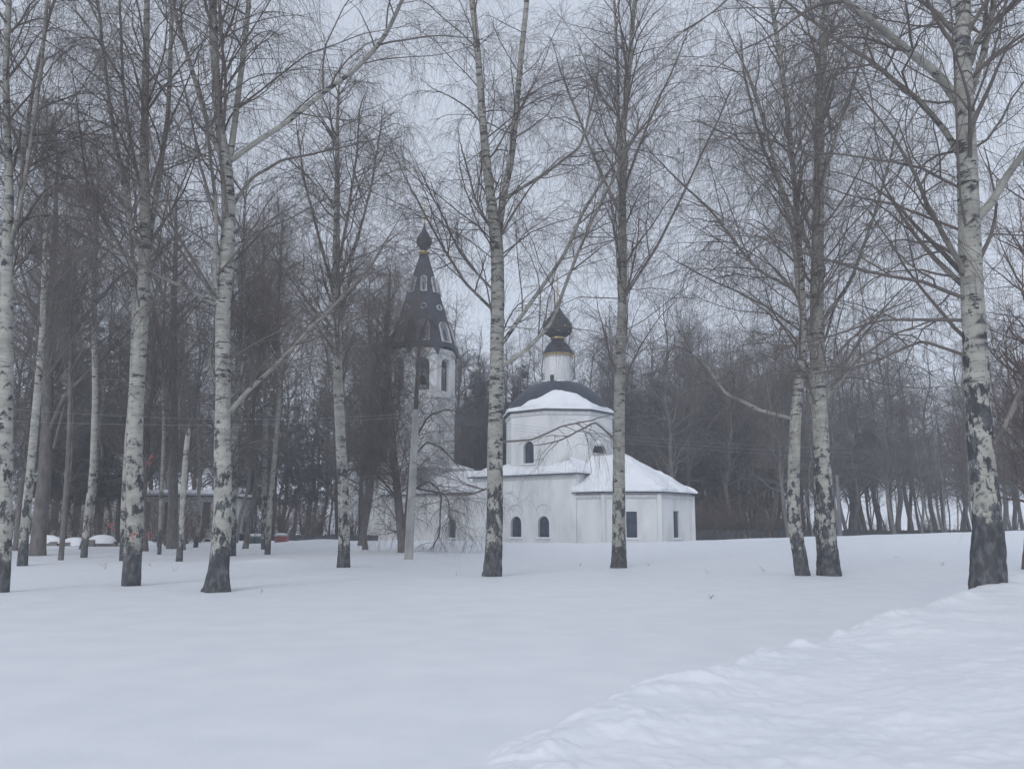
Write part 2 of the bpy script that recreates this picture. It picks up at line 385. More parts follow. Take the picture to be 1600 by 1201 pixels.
def birch_crown(rng, limbsP, limbsR, q=1.0, wisp=1.0, droop=1.0, tw=.0035):
    """limbs: list of (K,3),(K,) resampled to one K; grows boughs, branches and hanging twigs"""
    LP = np.stack(limbsP); LR = np.stack(limbsR)
    b1, r1 = spawn(rng, LP, LR, 1.7 * q, .12, .98, (48, 12), lambda t, l, u: (1.2 + .30 * l * (1 - t)) * (.5 + u), 8, (-.05, .13 * droop), .14, .028, .0055)
    b2, r2 = spawn(rng, b1, r1, 3.2 * q, .12, 1, (45, 16), lambda t, l, u: (.35 + .42 * l * (1 - .5 * t)) * (.5 + u), 6, (.0, .26 * droop), .18, .009, .0032)
    s1, sr1 = spawn(rng, LP[1:] if len(LP) > 1 else LP, LR[1:] if len(LR) > 1 else LR, 1.3 * q, .3, 1, (50, 15), lambda t, l, u: .5 + 1.1 * u, 6, (.0, .3 * droop), .18, .008, .0032)
    allb = np.concatenate([b2, s1]); allr = np.concatenate([r2, sr1])
    b3, r3 = spawn(rng, allb, allr, 9.5 * q * wisp, .1, 1, (40, 18), lambda t, l, u: (.35 + 1.2 * u * u) * (1 if droop > .5 else .6), 5, (.35 * droop, .75 * droop), .16, tw * 1.3, tw * .75, minlen=.2)
    return [tubes(b1, r1, 5), tubes(b2, r2, 4), tubes(s1, sr1, 4), tubes(b3, r3, 3)]

def extend(pts, rad, extra, rng, rend=.01):
    """carry a stem on past its last given point"""
    d = unit(pts[-1] - pts[-2]); n = max(3, int(extra / 1.0)); P2 = list(pts); R2 = list(rad); r0 = rad[-1]
    for i in range(n):
        d = unit(d + np.array([rng.randn() * .08, rng.randn() * .08, .05])); P2.append(P2[-1] + d * extra / n); R2.append(r0 + (rend - r0) * (i + 1) / n)
    return P2, R2

def hero(u, v, spec, label, group=None, m='birch', seed=1, top=6, limbs=(), auto=14, autoV=(620, 0), q=1.0, wisp=1.0, droop=1.0, lean=0.0, Y=None, sway=.12,
         ang=(42, 9), alen=(2.2, 2.6), arad=.045, name='birch_tree', flare=.1, crownmat=None, rough=.04, tw=.0019, marks=True):
    rng = np.random.RandomState(seed)
    if Y is None: x, Y, z = hit(u, v)
    base = P(u, v, Y); base[2] = hz(base[0], Y)
    k = mpp(Y)
    root = empty(name, tuple(base - np.array([0, 0, 0])), label=label, cat='tree', group=group)
    pts = []; rad = []; ph = rng.rand() * 6
    for i, (pu, pv, pw) in enumerate(spec):
        h = (v - pv) * k
        p = P(pu, pv, Y + lean * h + sway * math.sin(h * .45 + ph) - sway * math.sin(ph)); pts.append(p - base); rad.append(pw * k / 2)
    pts.insert(0, pts[0] - np.array([0, 0, .35])); rad.insert(0, rad[0] * 1.05)
    npts, nrad = extend(pts, rad, top, rng)
    Ht = npts[-1][2]; K = int(max(60, Ht / .035)) if marks else 90
    tp, tr = resample(npts, nrad, K)
    link('trunk', trunk_mesh(rng, tp, tr, 28 if marks else 14, rough, marks, flare), M[m], root)
    LP = []; LR = []; KL = 16
    for (lp, w0, w1, dy, ext) in limbs:
        s = np.linspace(0, 1, len(lp)); ds = np.linspace(w0, w1, len(lp)) * k / 2 * .88
        # begin on the trunk's own axis depth
        Y0 = base[1] + np.interp((v - lp[0][1]) * k, tp[:, 2], tp[:, 1])
        pp = [P(a, b, Y0 + dy * t) - base for (a, b), t in zip(lp, s)]
        pe, re = extend(pp, list(ds), ext, rng, .006) if ext else (pp, list(ds))
        a, b = resample(pe, re, 40)
        a = a + np.cumsum(rng.randn(40, 3) * .012, 0) * np.linspace(0, 1, 40)[:, None]
        Vv, Qq, Aa = tubes(a[None], b[None], 10)
        link('limb', npmesh('limb', Vv, Qq, {'rad': .01 + .8 * Aa}), M[m], root)
        a2, b2 = resample(a, b, KL); LP.append(a2); LR.append(b2)
    # boughs that leave the trunk by themselves
    h0 = (v - autoV[0]) * k; t0 = np.clip(h0 / Ht, .05, .9)
    cnt = np.array([int(auto * 1.35)]); A, B = spawn(rng, tp[None, ::4], tr[None, ::4], cnt, t0, .97, ang, lambda t, l, uu: (alen[0] + alen[1] * uu) * (1.15 - .7 * (t - t0) / (1 - t0)), KL, (-.05, .06 * droop), .07, arad, .006, up=.1)
    parts = [tubes(A, B, 7)]
    LP = ([tp[np.linspace(int(K * t0), K - 1, KL).astype(int)]] + LP); LR = ([tr[np.linspace(int(K * t0), K - 1, KL).astype(int)]] + LR)
    LP += list(A); LR += list(B)
    parts += birch_crown(rng, LP, LR, q, wisp, droop, tw)
    link('crown', merge('crown', parts), crownmat or M[m], root)
    return root

# ------------------------------------------------------------------ generic trees of the wood (a few moulds, then copies)
def mould(kind, seed, H, r0):
    rng = np.random.RandomState(seed)
    n = 12; wob = .26 if kind == 'pole' else .17; z = np.linspace(-.3, H, n); x = np.cumsum(rng.randn(n) * wob * H / 18); y = np.cumsum(rng.randn(n) * wob * H / 18); x -= x[0]; y -= y[0]
    pts = np.stack([x, y, z], 1); rad = r0 * (1 - .92 * np.linspace(0, 1, n) ** 1.1)
    tp, tr = resample(pts, rad, 60)
    tm = trunk_mesh(rng, tp, tr, 10, .03, False, .25)
    T, Tr = tp[None, ::2], tr[None, ::2]
    if kind == 'birch':
        a, ar = spawn(rng, T, Tr, np.array([26]), .30, .97, (38, 8), lambda t, l, u: (1.6 + 2.6 * u) * (1.3 - t), 12, (-.05, .08), .08, .035, .006)
        tr2 = [tp[20::3][:12]]; parts = [tubes(a, ar, 5)]
        b, br = spawn(rng, a, ar, 2.6, .1, 1, (45, 14), lambda t, l, u: (.5 + .3 * l) * (.5 + u), 6, (0, .2), .16, .011, .004)
        c, cr = spawn(rng, b, br, 4.5, .1, 1, (42, 16), lambda t, l, u: .4 + .5 * u, 4, (.2, .5), .18, .004, .003)
        d, dr = spawn(rng, b, br, 5.0, .1, 1, (40, 16), lambda t, l, u: .4 + .9 * u, 4, (.5, .9), .1, .0035, .0025)
        parts += [tubes(b, br, 4), tubes(c, cr, 3), tubes(d, dr, 3)]
    elif kind == 'lime':
        a, ar = spawn(rng, T, Tr, np.array([44]), .22, .95, (46, 12), lambda t, l, u: (2.0 + 3.0 * u) * (1.3 - .8 * t), 12, (-.10, .04), .18, .085, .008)
        b, br = spawn(rng, a, ar, 2.3, .1, 1, (50, 14), lambda t, l, u: (.8 + .32 * l) * (.5 + u), 7, (-.04, .1), .30, .030, .008)
        c, cr = spawn(rng, b, br, 2.7, .08, 1, (48, 16), lambda t, l, u: .4 + .8 * u, 5, (-.04, .1), .28, .011, .005)
        d, dr = spawn(rng, c, cr, 1.8, .05, 1, (45, 16), lambda t, l, u: .3 + .6 * u, 3, (0, .1), .28, .006, .004)
        parts = [tubes(a, ar, 6), tubes(b, br, 4), tubes(c, cr, 3), tubes(d, dr, 3)]
    elif kind == 'pole':
        a, ar = spawn(rng, T, Tr, np.array([40]), .20, .98, (52, 12), lambda t, l, u: (1.0 + 1.7 * u) * (1.25 - .75 * t), 9, (-.08, .03), .19, .026, .006)
        b, br = spawn(rng, a, ar, 2.6, .08, 1, (48, 14), lambda t, l, u: .35 + .8 * u, 5, (-.03, .06), .2, .008, .004)
        c, cr = spawn(rng, b, br, 2.2, .05, 1, (45, 16), lambda t, l, u: .3 + .6 * u, 3, (0, .1), .25, .005, .0035)
        parts = [tubes(a, ar, 4), tubes(b, br, 3), tubes(c, cr, 3)]
    elif kind == 'spruce':
        a, ar = spawn(rng, T, Tr, np.array([150]), .22, .99, (88, 8), lambda t, l, u: (3.4 * (1.04 - t)) * (.7 + .45 * u) + .2, 8, (.0, .06), .06, .035, .006)
        b, br = spawn(rng, a, ar, 5.5, .08, 1, (52, 10), lambda t, l, u: (.25 + .22 * l * (1 - t * .6)) * (.6 + .6 * u), 4, (.1, .3), .1, .016, .012)
        c, cr = spawn(rng, b, br, 11.0, .0, 1, (50, 14), lambda t, l, u: .18 + .22 * u, 3, (.1, .5), .1, .030, .014, minlen=.1, rfac=1.8)
        return tm, merge('crown', [tubes(a, ar, 4)]), merge('foliage', [tubes(b, br, 3), tubes(c, cr, 3)])
    if kind == 'bush':
        st = np.zeros((9, 8, 3)); sr = np.zeros((9, 8))
        for q in range(9):
            a = rng.rand() * 6.28; ln = H * (.6 + .4 * rng.rand()); sp_ = .15 + .35 * rng.rand(); tt = np.linspace(0, 1, 8)
            st[q, :, 0] = math.cos(a) * (.1 + ln * sp_ * tt ** 1.3) + rng.randn(8) * .04; st[q, :, 1] = math.sin(a) * (.1 + ln * sp_ * tt ** 1.3) + rng.randn(8) * .04
            st[q, :, 2] = -.2 + (ln + .2) * tt; sr[q] = .03 * (1 - .8 * tt)
        a, ar = spawn(rng, st, sr, 4.5, .12, 1, (42, 14), lambda t, l, u: .5 + 1.0 * u, 6, (-.05, .05), .16, .012, .005)
        b, br = spawn(rng, a, ar, 6.0, .05, 1, (45, 16), lambda t, l, u: .2 + .5 * u, 4, (-.02, .08), .22, .007, .004)
        V, Q, A = tubes(st, sr, 5)
        return npmesh('trunk', V, Q, {'rad': A}), merge('crown', [tubes(a, ar, 3), tubes(b, br, 3)]), None
    return tm, merge('crown', parts), None

moulds = {}
def get_mould(kind, i):
    if (kind, i) not in moulds:
        H = {'birch': 17, 'lime': 19, 'pole': 15, 'spruce': 18, 'bush': 3}[kind] + (i % 3); r0 = {'birch': .15, 'lime': .20, 'pole': .085, 'spruce': .22, 'bush': .1}[kind]
        t, c, f = mould(kind, 100 + i * 7 + len(kind), H, r0)
        mm = {'birch': M['birch_clean'], 'lime': M['bark'], 'pole': M['bark'], 'spruce': M['bark'], 'bush': M['bark_brown']}[kind]
        t.materials.append(mm); c.materials.append(mm)
        if f: f.materials.append(M['needle'])
        moulds[(kind, i)] = (t, c, f, H)
    return moulds[(kind, i)]
def plant(kind, i, x, y, H, rz, label, group, fat=1.0, lean=0, z=None, dense=1):
    t, c, f, H0 = get_mould(kind, i)
    nm = {'birch': 'birch_tree', 'lime': 'bare_tree', 'pole': 'young_tree', 'spruce': 'spruce_tree', 'bush': 'bare_bush'}[kind]
    s = H / H0
    r = empty(nm, (x, y, hz(x, y) if z is None else z), rz, label=label, cat='bush' if kind == 'bush' else 'tree', group=group)
    r.scale = (s * fat, s * fat, s); r.rotation_euler = (lean * math.cos(rz * 3), lean * math.sin(rz * 3), rz)
    link('trunk', t, None, r); link('crown', c, None, r)
    if f: link('foliage', f, None, r)
    return r

# ------------------------------------------------------------------ walls with real openings, snow sheets
def opening(sc_, z0, w_, h_, arched=True, n=8):
    a = w_ / 2; pts = [(sc_ - a, z0), (sc_ + a, z0)]
    if arched:
        zc = z0 + h_ - a
        for k in range(n + 1):
            q = math.pi * k / n; pts.append((sc_ + a * math.cos(q), zc + a * math.sin(q) * (1.0 if arched is True else arched)))
    else: pts += [(sc_ + a, z0 + h_), (sc_ - a, z0 + h_)]
    return pts
def panel(bm, a, b, z0, z1, holes=(), depth=.35):
    """one flat wall from a to b (outside on the right-hand side when walking a->b reversed); returns local frame"""
    a = np.array(a, float); b = np.array(b, float); d = (b - a) / np.linalg.norm(b - a); Lw = np.linalg.norm(b - a)
    nrm = np.array([d[1], -d[0]])                       # outward
    def W(s, z, off=0): return (a[0] + d[0] * s + nrm[0] * off, a[1] + d[1] * s + nrm[1] * off, z)
    polys = [[(0, z0), (Lw, z0), (Lw, z1), (0, z1)]] + [list(h) for h in holes]
    flat = [p for q in polys for p in q]
    tris = geometry.tessellate_polygon([[Vector((p[0], p[1], 0)) for p in q] for q in polys])
    bm.add([W(*p) for p in flat], [tuple(t) for t in tris])
    for h in holes:
        n = len(h); vs = [W(*p) for p in h] + [W(p[0], p[1], -depth) for p in h]
        bm.add(vs, [(i, (i + 1) % n, n + (i + 1) % n, n + i) for i in range(n)])
    return W, Lw
def window_unit(parent, W, h, depth=.30, bars=(1, 2), sill=True, surround=.0):
    xs = [p[0] for p in h]; zs = [p[1] for p in h]; x0, x1, z0, z1 = min(xs), max(xs), min(zs), max(zs)
    g = BM(); g.add([W(p[0], p[1], -depth) for p in h], [tuple(range(len(h)))])
    f = BM(); t = .035
    def bar(xa, za, xb, zb):
        f.add([W(xa, za, -depth + .03), W(xb, za, -depth + .03), W(xb, zb, -depth + .03), W(xa, zb, -depth + .03),
               W(xa, za, -depth + .002), W(xb, za, -depth + .002), W(xb, zb, -depth + .002), W(xa, zb, -depth + .002)],
              [(0, 1, 2, 3), (0, 4, 5, 1), (1, 5, 6, 2), (2, 6, 7, 3), (3, 7, 4, 0)])
    for i in range(bars[0]):
        c = x0 + (x1 - x0) * (i + 1) / (bars[0] + 1); bar(c - t / 2, z0, c + t / 2, z1 - .02)
    for i in range(bars[1]):
        c = z0 + (z1 - z0) * (i + 1) / (bars[1] + 1) * .9; bar(x0, c - t / 2, x1, c + t / 2)
    wo = g.build('window', M['glass'], parent); f.build('frame', M['metal'], wo)
    if sill:
        s = BM(); a, b = x0 - .12, x1 + .12
        vs = [W(a, z0 - .09, .002), W(b, z0 - .09, .002), W(b, z0, .002), W(a, z0, .002), W(a, z0 - .09, .14), W(b, z0 - .09, .14), W(b, z0 + .02, .12), W(a, z0 + .02, .12)]
        s.add(vs, [(0, 1, 2, 3), (4, 5, 6, 7), (0, 1, 5, 4), (1, 2, 6, 5), (2, 3, 7, 6), (3, 0, 4, 7)]); s.build('sill', M['snow'], wo)
    return wo
def snow_patch(bm, quad, n=(10, 10), th=.2, seed=0, amp=.08, edge=(0, 0, 0, 0)):
    """thick sheet of snow over a four cornered roof plane; corners a,b (eave), c,d (ridge)"""
    a, b, c, d = [np.array(q, float) for q in quad]; nx, ny = n; V = []; Fs = []
    for j in range(ny + 1):
        for i in range(nx + 1):
            s, t = i / nx, j / ny
            p = (a * (1 - s) + b * s) * (1 - t) + (d * (1 - s) + c * s) * t
            nz = float(fbm(np.array([p[0] * 1.1 + seed]), np.array([p[1] * 1.1]), 3)[0])
            h = th * (1 if j else .75) + amp * nz
            e = min(t * 3, 1)
            q = p + np.array([0, 0, h]);
            if j == 0:
                o = (a - d) * (.02 + .03 * nz) / max(np.linalg.norm(a - d), .1) * 3; q[:2] += o[:2]
            V.append(q)
    m = len(V)
    for j in range(ny + 1):
        for i in range(nx + 1):
            s, t = i / nx, j / ny; V.append((a * (1 - s) + b * s) * (1 - t) + (d * (1 - s) + c * s) * t + np.array([0, 0, .006]))
    I = lambda i, j, o=0: o + j * (nx + 1) + i
    for j in range(ny):
        for i in range(nx): Fs += [(I(i, j), I(i + 1, j), I(i + 1, j + 1), I(i, j + 1))]
    for i in range(nx): Fs += [(I(i, 0), I(i + 1, 0), I(i + 1, 0, m), I(i, 0, m)), (I(i, ny), I(i + 1, ny), I(i + 1, ny, m), I(i, ny, m))]
    for j in range(ny): Fs += [(I(0, j), I(0, j + 1), I(0, j + 1, m), I(0, j, m)), (I(nx, j), I(nx, j + 1), I(nx, j + 1, m), I(nx, j, m))]
    bm.add(V, Fs)
def eave(bm, poly, z, over=.35, th=.09, inner=.3):
    """a closed cornice ring around a polygon (thin dark roof edge)"""
    pass

# ------------------------------------------------------------------ church
CX, CY = 4.22, 80.0; CA = -R(38.0)
cz = 0.0
ch = empty('church', (CX, CY, cz), CA, label='white church with octagonal upper tier and dark onion dome with gold stars', cat='church')
def wl(x, y):
    return CX + x * math.cos(CA) - y * math.sin(CA), CY + x * math.sin(CA) + y * math.cos(CA)
def ZV(v, x, y):                               # height of a church point (local x, y) seen at photo row v
    return P(800, v, wl(x, y)[1])[2] - cz
def ringpoly(poly, over):                       # offset a convex ccw polygon outwards
    n = len(poly); o = []
    for i in range(n):
        p0, p1, p2 = np.array(poly[i - 1]), np.array(poly[i]), np.array(poly[(i + 1) % n])
        d1 = (p1 - p0) / np.linalg.norm(p1 - p0); d2 = (p2 - p1) / np.linalg.norm(p2 - p1)
        n1 = np.array([d1[1], -d1[0]]); n2 = np.array([d2[1], -d2[0]]); b = (n1 + n2); b = b / (b @ b) * 2
        o.append(p1 + b * over)
    return o
# lower body (quadrangle)
H = 5.5; zq = ZV(740, H, -H); zg = -1.0
quad = [(-H, -H), (H, -H), (H, H), (-H, H)]
def s_for(u, a, b):                             # distance along wall a->b (local) where it shows at photo column u
    lo, hi = 0, 1
    a = np.array(a); b = np.array(b)
    f = lambda t: (lambda q: 800 + q[0] / (q[1]) * F / (cp + sp * .02))(wl(*(a + (b - a) * t))) - u
    for _ in range(40):
        m = (lo + hi) / 2
        if f(m) < 0: lo = m
        else: hi = m
    return lo * np.linalg.norm(b - a)
body = BM(); wins = []
zb = ZV(839, 0, -H)
holes = [opening(s_for(u, quad[0], quad[1]), zb, 1.15, 1.75) for u in (806, 849)]
W, Lw = panel(body, quad[0], quad[1], zg, zq, holes)
for i in range(1, 4): panel(body, quad[i], quad[(i + 1) % 4], zg, zq)
wall = body.build('wall', M['plaster'], ch)
for h in holes: window_unit(wall, W, h)
tr = BM()
for h in holes:                                 # arched hoods over the two windows
    xc = (h[0][0] + h[1][0]) / 2; zt = max(p[1] for p in h)
    pts = [W(xc + .75 * math.cos(q), zt + .35 + .6 * math.sin(q), .01) for q in np.linspace(.1, math.pi - .1, 12)]
    tr.tube(pts, .05, 6)
tr.tube([W(-.3, zq - .32, .02), W(Lw + .3, zq - .32, .02)], .05, 6)
tr.build('moulding', M['trim'], wall)
# octagon
RO = 4.92; octp = [(RO * math.cos(R(22.5 + 45 * k)), RO * math.sin(R(22.5 + 45 * k))) for k in range(8)]
ze = ZV(641, .6, -4.9); ob = BM(); units = []
for k in range(8):
    a, b = octp[k], octp[(k + 1) % 8]; mid = R(45 + 45 * k); ang = round(math.degrees(mid)) % 360; hs = []
    Lf = np.linalg.norm(np.array(a) - np.array(b))
    if ang == 270: hs = [opening(Lf / 2, ZV(724, 0, -4.6), 1.12, 1.95)]
    if ang == 0: hs = [opening(Lf * .42, ZV(708, 4.6, 0), 2.2, 1.02, .85)]
    if ang in (90, 180): hs = [opening(Lf / 2, zq + 1.4, .98, 1.85)]
    W2, _ = panel(ob, a, b, zq - .3, ze, hs)
    for h in hs: units.append((W2, h, ang))
ow = ob.build('upper_wall', M['plaster'], ch)
for W2, h, ang in units:
    window_unit(ow, W2, h, sill=ang != 0, bars=(1, 3) if ang != 0 else (3, 1))
    if ang == 0:
        s = BM(); xc = (h[0][0] + h[1][0]) / 2; zt = max(p[1] for p in h)
        s.add([W2(xc - .6, zt - .30, -.05), W2(xc + .45, zt - .2, -.05), W2(xc + .5, zt + .12, -.02), W2(xc, zt + .3, -.02), W2(xc - .6, zt + .18, -.02),
               W2(xc - .6, zt - .30, .12), W2(xc + .45, zt - .2, .12), W2(xc + .4, zt + .06, .1), W2(xc, zt + .2, .1), W2(xc - .5, zt + .12, .1)],
              [(0, 1, 2, 3, 4), (5, 6, 7, 8, 9), (0, 1, 6, 5), (1, 2, 7, 6), (2, 3, 8, 7), (3, 4, 9, 8), (4, 0, 5, 9)])
        s.build('snow_clump', M['snow'], ow, True)
# dark thin roof edges
def slab(name, poly, over, z, th, m, parent):
    b = BM(); o = ringpoly(poly, over); b.prism([tuple(p) for p in o], z, z + th); return b.build(name, m, parent)
slab('eave', quad, .36, zq, .07, M['metal'], ch)
slab('eave', octp, .28, ze, .07, M['metal'], ch)
b = BM(); o = ringpoly(octp, .10); b.prism([tuple(p) for p in o], ze - .38, ze - .12); b.build('cornice', M['trim'], ow)
# snow on the quadrangle roof, up to the octagon
sn = BM(); Q2 = [tuple(p) for p in ringpoly(quad, .34)]; Q1 = [tuple(p * .62 / .9) for p in np.array(quad)]
for i in range(4):
    j = (i + 1) % 4; z0 = zq + .07; z1 = zq + .95 + (.35 if i == 1 else 0)
    snow_patch(sn, [(*Q2[i], z0), (*Q2[j], z0), (*Q1[j], z1), (*Q1[i], z1)], (40, 10), .20, i * 3, .34)
sn.build('roof_snow', M['snow'], ch, True, 50)
# dome over the octagon with its snow skirt
zt = lambda v: ZV(v, 0, 0)
dome = BM(); prof = [(4.72, zt(643)), (4.62, zt(641)), (4.30, zt(632)), (3.95, zt(624)), (3.5, zt(616.5)), (3.0, zt(609)), (2.4, zt(603)), (1.7, zt(599)), (1.1, zt(597.5))]
dome.lathe(prof, 48); dm = dome.build('dome', M['metal'], ch, True, 40)
sk = BM(); n = 120; m_ = 12; V = []; Fs = []
def prof_r(z): return np.interp(z, [p[1] for p in prof], [p[0] for p in prof])
for k in range(n):
    a = 2 * math.pi * k / n; loc = (a - (-R(52))) % (2 * math.pi); loc = min(loc, 2 * math.pi - loc)     # towards the camera
    top = 3.0 + .9 * math.exp(-(loc / .38) ** 2) * 1 + .5 * float(fbm(np.array([math.cos(a) * 3]), np.array([math.sin(a) * 3 + 5]), 3)[0])
    ztop = ze + .25 + max(.25, (1.45 * math.exp(-(loc / .62) ** 2) + .28 * abs(math.sin(a * 2 + .4)) + .35 * float(fbm(np.array([math.cos(a) * 4]), np.array([math.sin(a) * 4 + 5]), 3)[0])))
    # outline of the octagon eave in this direction
    q = (a - R(22.5)) % R(45) - R(22.5); ro = (RO * math.cos(R(22.5)) + .30) / math.cos(q)
    for i in range(m_):
        t = i / (m_ - 1)
        if i == 0: r_, z_ = ro, ze + .075
        elif i == 1: r_, z_ = ro + .01, ze + .20
        else:
            tt = (i - 2) / (m_ - 3); z_ = ze + .30 + (ztop - ze - .30) * tt
            rin = prof_r(z_) + .12 * (1 - tt ** 3) + (-.02 if tt == 1 else 0); r_ = ro * (1 - tt) ** 2 * .97 + rin * (1 - (1 - tt) ** 2)
        V.append((r_ * math.cos(a), r_ * math.sin(a), z_))
for k in range(n):
    k2 = (k + 1) % n
    for i in range(m_ - 1): Fs.append((k * m_ + i, k2 * m_ + i, k2 * m_ + i + 1, k * m_ + i + 1))
sk.add(V, Fs); sk.build('dome_snow', M['snow'], dm, True, 60)
for (a, v_, sz) in [(-52, 601, .28), (-40, 600, .2), (-95, 600, .3), (0, 600, .3)]:
    b = BM(); r_ = prof_r(zt(v_)) ; b.lathe([(sz, zt(v_) - .03), (sz * .8, zt(v_) + .09), (.02, zt(v_) + .12)], 9, (r_ * math.cos(R(a)), r_ * math.sin(R(a)))); b.build('snow_clump', M['snow'], dm, True)
# drum, skirt, onion, cross
dr = BM(); dr.lathe([(1.30, zt(606)), (1.30, zt(600)), (1.24, zt(599)), (1.24, zt(560)), (1.30, zt(559)), (1.30, zt(557))], 40); drum = dr.build('drum', M['plaster'], ch, True, 30)
b = BM(); b.box((1.24 * math.cos(R(-80)), 1.24 * math.sin(R(-80)), zt(593)), (.28, .3, .5), R(-80)); b.build('hatch', M['metal'], drum)
b = BM(); b.lathe([(1.33, zt(556.6)), (1.38, zt(556)), (1.40, zt(554.2)), (1.36, zt(553.5))], 48)
for k in range(40):
    a = 2 * math.pi * k / 40; b.lathe([(.012, zt(559.5)), (.05, zt(557.6)), (.05, zt(556.4))], 6, (1.37 * math.cos(a), 1.37 * math.sin(a)))
b.build('gilded_fringe', M['gold'], drum, True, 30)
b = BM(); b.lathe([(1.42, zt(554)), (1.36, zt(551)), (1.22, zt(546)), (1.02, zt(540)), (.78, zt(536)), (.6, zt(533.5)), (.56, zt(530))], 40); b.build('collar_roof', M['metal'], ch, True, 60)
def onion(zb_, h_, r_, parent, stars):
    pr = [(.40, 0), (.55, .02), (.80, .10), (.96, .20), (1.0, .30), (.97, .38), (.86, .47), (.70, .56), (.52, .65), (.36, .74), (.23, .83), (.13, .92), (.07, 1.0)]
    b = BM(); b.lathe([(a * r_, zb_ + t * h_) for a, t in pr], 40); on = b.build('onion_dome', M['metal'], parent, True, 80)
    for row, t in enumerate((.14, .28, .42, .56)):
        ns_ = stars if row < 3 else stars - 1
        for k in range(ns_):
            a = 2 * math.pi * (k + .5 * (row % 2)) / ns_; rr = np.interp(t, [q[1] for q in pr], [q[0] for q in pr]) * r_
            sl_ = (np.interp(t + .03, [q[1] for q in pr], [q[0] for q in pr]) - np.interp(t - .03, [q[1] for q in pr], [q[0] for q in pr])) * r_ / (.06 * h_)
            nr = np.array([math.cos(a), math.sin(a), -sl_]); nr /= np.linalg.norm(nr); tg = np.array([-math.sin(a), math.cos(a), 0]); up_ = np.cross(nr, tg)
            c = np.array([rr * math.cos(a), rr * math.sin(a), zb_ + t * h_]); s_ = .085 * r_ * (1 if row < 3 else .75)
            g = BM(); vs = [c + nr * .03]
            for q in range(10):
                rad_ = s_ if q % 2 == 0 else s_ * .5; w_ = math.pi / 2 + q * math.pi / 5
                vs.append(c + nr * .015 + (tg * math.cos(w_) + up_ * math.sin(w_)) * rad_)
            g.add(vs, [(0, 1 + q, 1 + (q + 1) % 10) for q in range(10)]); g.build('star', M['gold'], on)
    return on
def cross(zb_, h_, parent):
    b = BM(); r_ = .035 * h_ / 2.2
    b.lathe([(.02, zb_ - .05), (.13, zb_ + .05), (.16, zb_ + .16), (.1, zb_ + .28), (.03, zb_ + .32)], 16)
    b.tube([(0, 0, zb_), (0, 0, zb_ + h_)], r_ * 1.25, 8)
    for t, wd, tilt in ((.74, .21, 0), (.88, .10, 0), (.52, .13, .12)):        # the bars run across the church's axis
        b.tube([(0, -wd * h_, zb_ + (t + tilt * .5) * h_), (0, wd * h_, zb_ + (t - tilt * .5) * h_)], r_, 8)
    for s in (-1, 1): b.lathe([(.02, zb_ + .74 * h_ - .06), (.06, zb_ + .74 * h_), (.02, zb_ + .74 * h_ + .06)], 8, (0, s * .21 * h_))
    b.tube([(0, -.2, zb_ + .42 * h_), (0, -.09, zb_ + .34 * h_), (0, 0, zb_ + .31 * h_), (0, .09, zb_ + .34 * h_), (0, .2, zb_ + .42 * h_)], r_ * .8, 6)
    return b.build('cross', M['gold'], parent, True, 40)
b = BM(); b.lathe([(.6, zt(531)), (.68, zt(530)), (.68, zt(527.6)), (.58, zt(527))], 32); b.build('gilded_ring', M['gold'], ch, True, 30)
onion(zt(527.5), zt(475) - zt(527.5), 1.37, ch, 7)
cross(zt(476), zt(428) - zt(476), ch)
# apse
ap = [(H + .004, -5.4), (8.1, -5.4), (11.6, -2.9), (11.6, 2.9), (8.1, 5.4), (H + .004, 5.4)]
za = ZV(769, 11, -3.5); ab = BM(); au = []
for i in range(5):
    a, b_ = ap[i], ap[i + 1]; hs = []; Lf = np.linalg.norm(np.array(a) - np.array(b_))
    if i == 1: hs = [opening(Lf * .50, ZV(840, 10, -4), .85, 2.05, False)]
    if i == 2: hs = [opening(Lf * .50, ZV(840, 11.6, 0), 1.0, 2.15, False)]
    if i == 3: hs = [opening(Lf * .5, ZV(840, 11.6, 0), 1.0, 2.1, False)]
    W3, _ = panel(ab, a, b_, zg, za, hs, .2)
    for h in hs: au.append((W3, h))
aw = ab.build('apse_wall', M['plaster'], ch)
for W3, h in au: window_unit(aw, W3, h, .16, (1, 2), True)
for i in (1, 2, 3, 4):
    b = BM(); p = np.array(ap[i]) * 1.0; b.box((p[0], p[1], (zg + za) / 2 - .06), (.34, .34, za - zg - .12), math.atan2(p[1], p[0] - 8)); b.build('pilaster', M['plaster'], aw)
apf = ap[:]
b = BM(); o = ringpoly(apf, .13); o[0][0] = o[-1][0] = H + .02; b.prism([tuple(p) for p in o], za - .42, za - .16); b.build('cornice', M['trim'], aw)
b = BM(); o = ringpoly(apf, .42); o[0][0] = o[-1][0] = H - .25; b.prism([tuple(p) for p in o], za, za + .07); b.build('eave', M['metal'], ch)
sn = BM(); apx = (6.7, .3, ZV(712, 6.7, 0)); apx0 = (4.6, -1.6, ZV(716, 5, 0)); apx1 = (4.6, 1.6, ZV(716, 5, 0))
tops = [apx0, apx, apx, apx, apx, apx1]
for i in range(5):
    snow_patch(sn, [(*o[i], za + .07), (*o[i + 1], za + .07), tops[i + 1], tops[i]], (24, 20), .18, 20 + i * 5, .30)
sn.build('roof_snow', M['snow'], ch, True, 50)
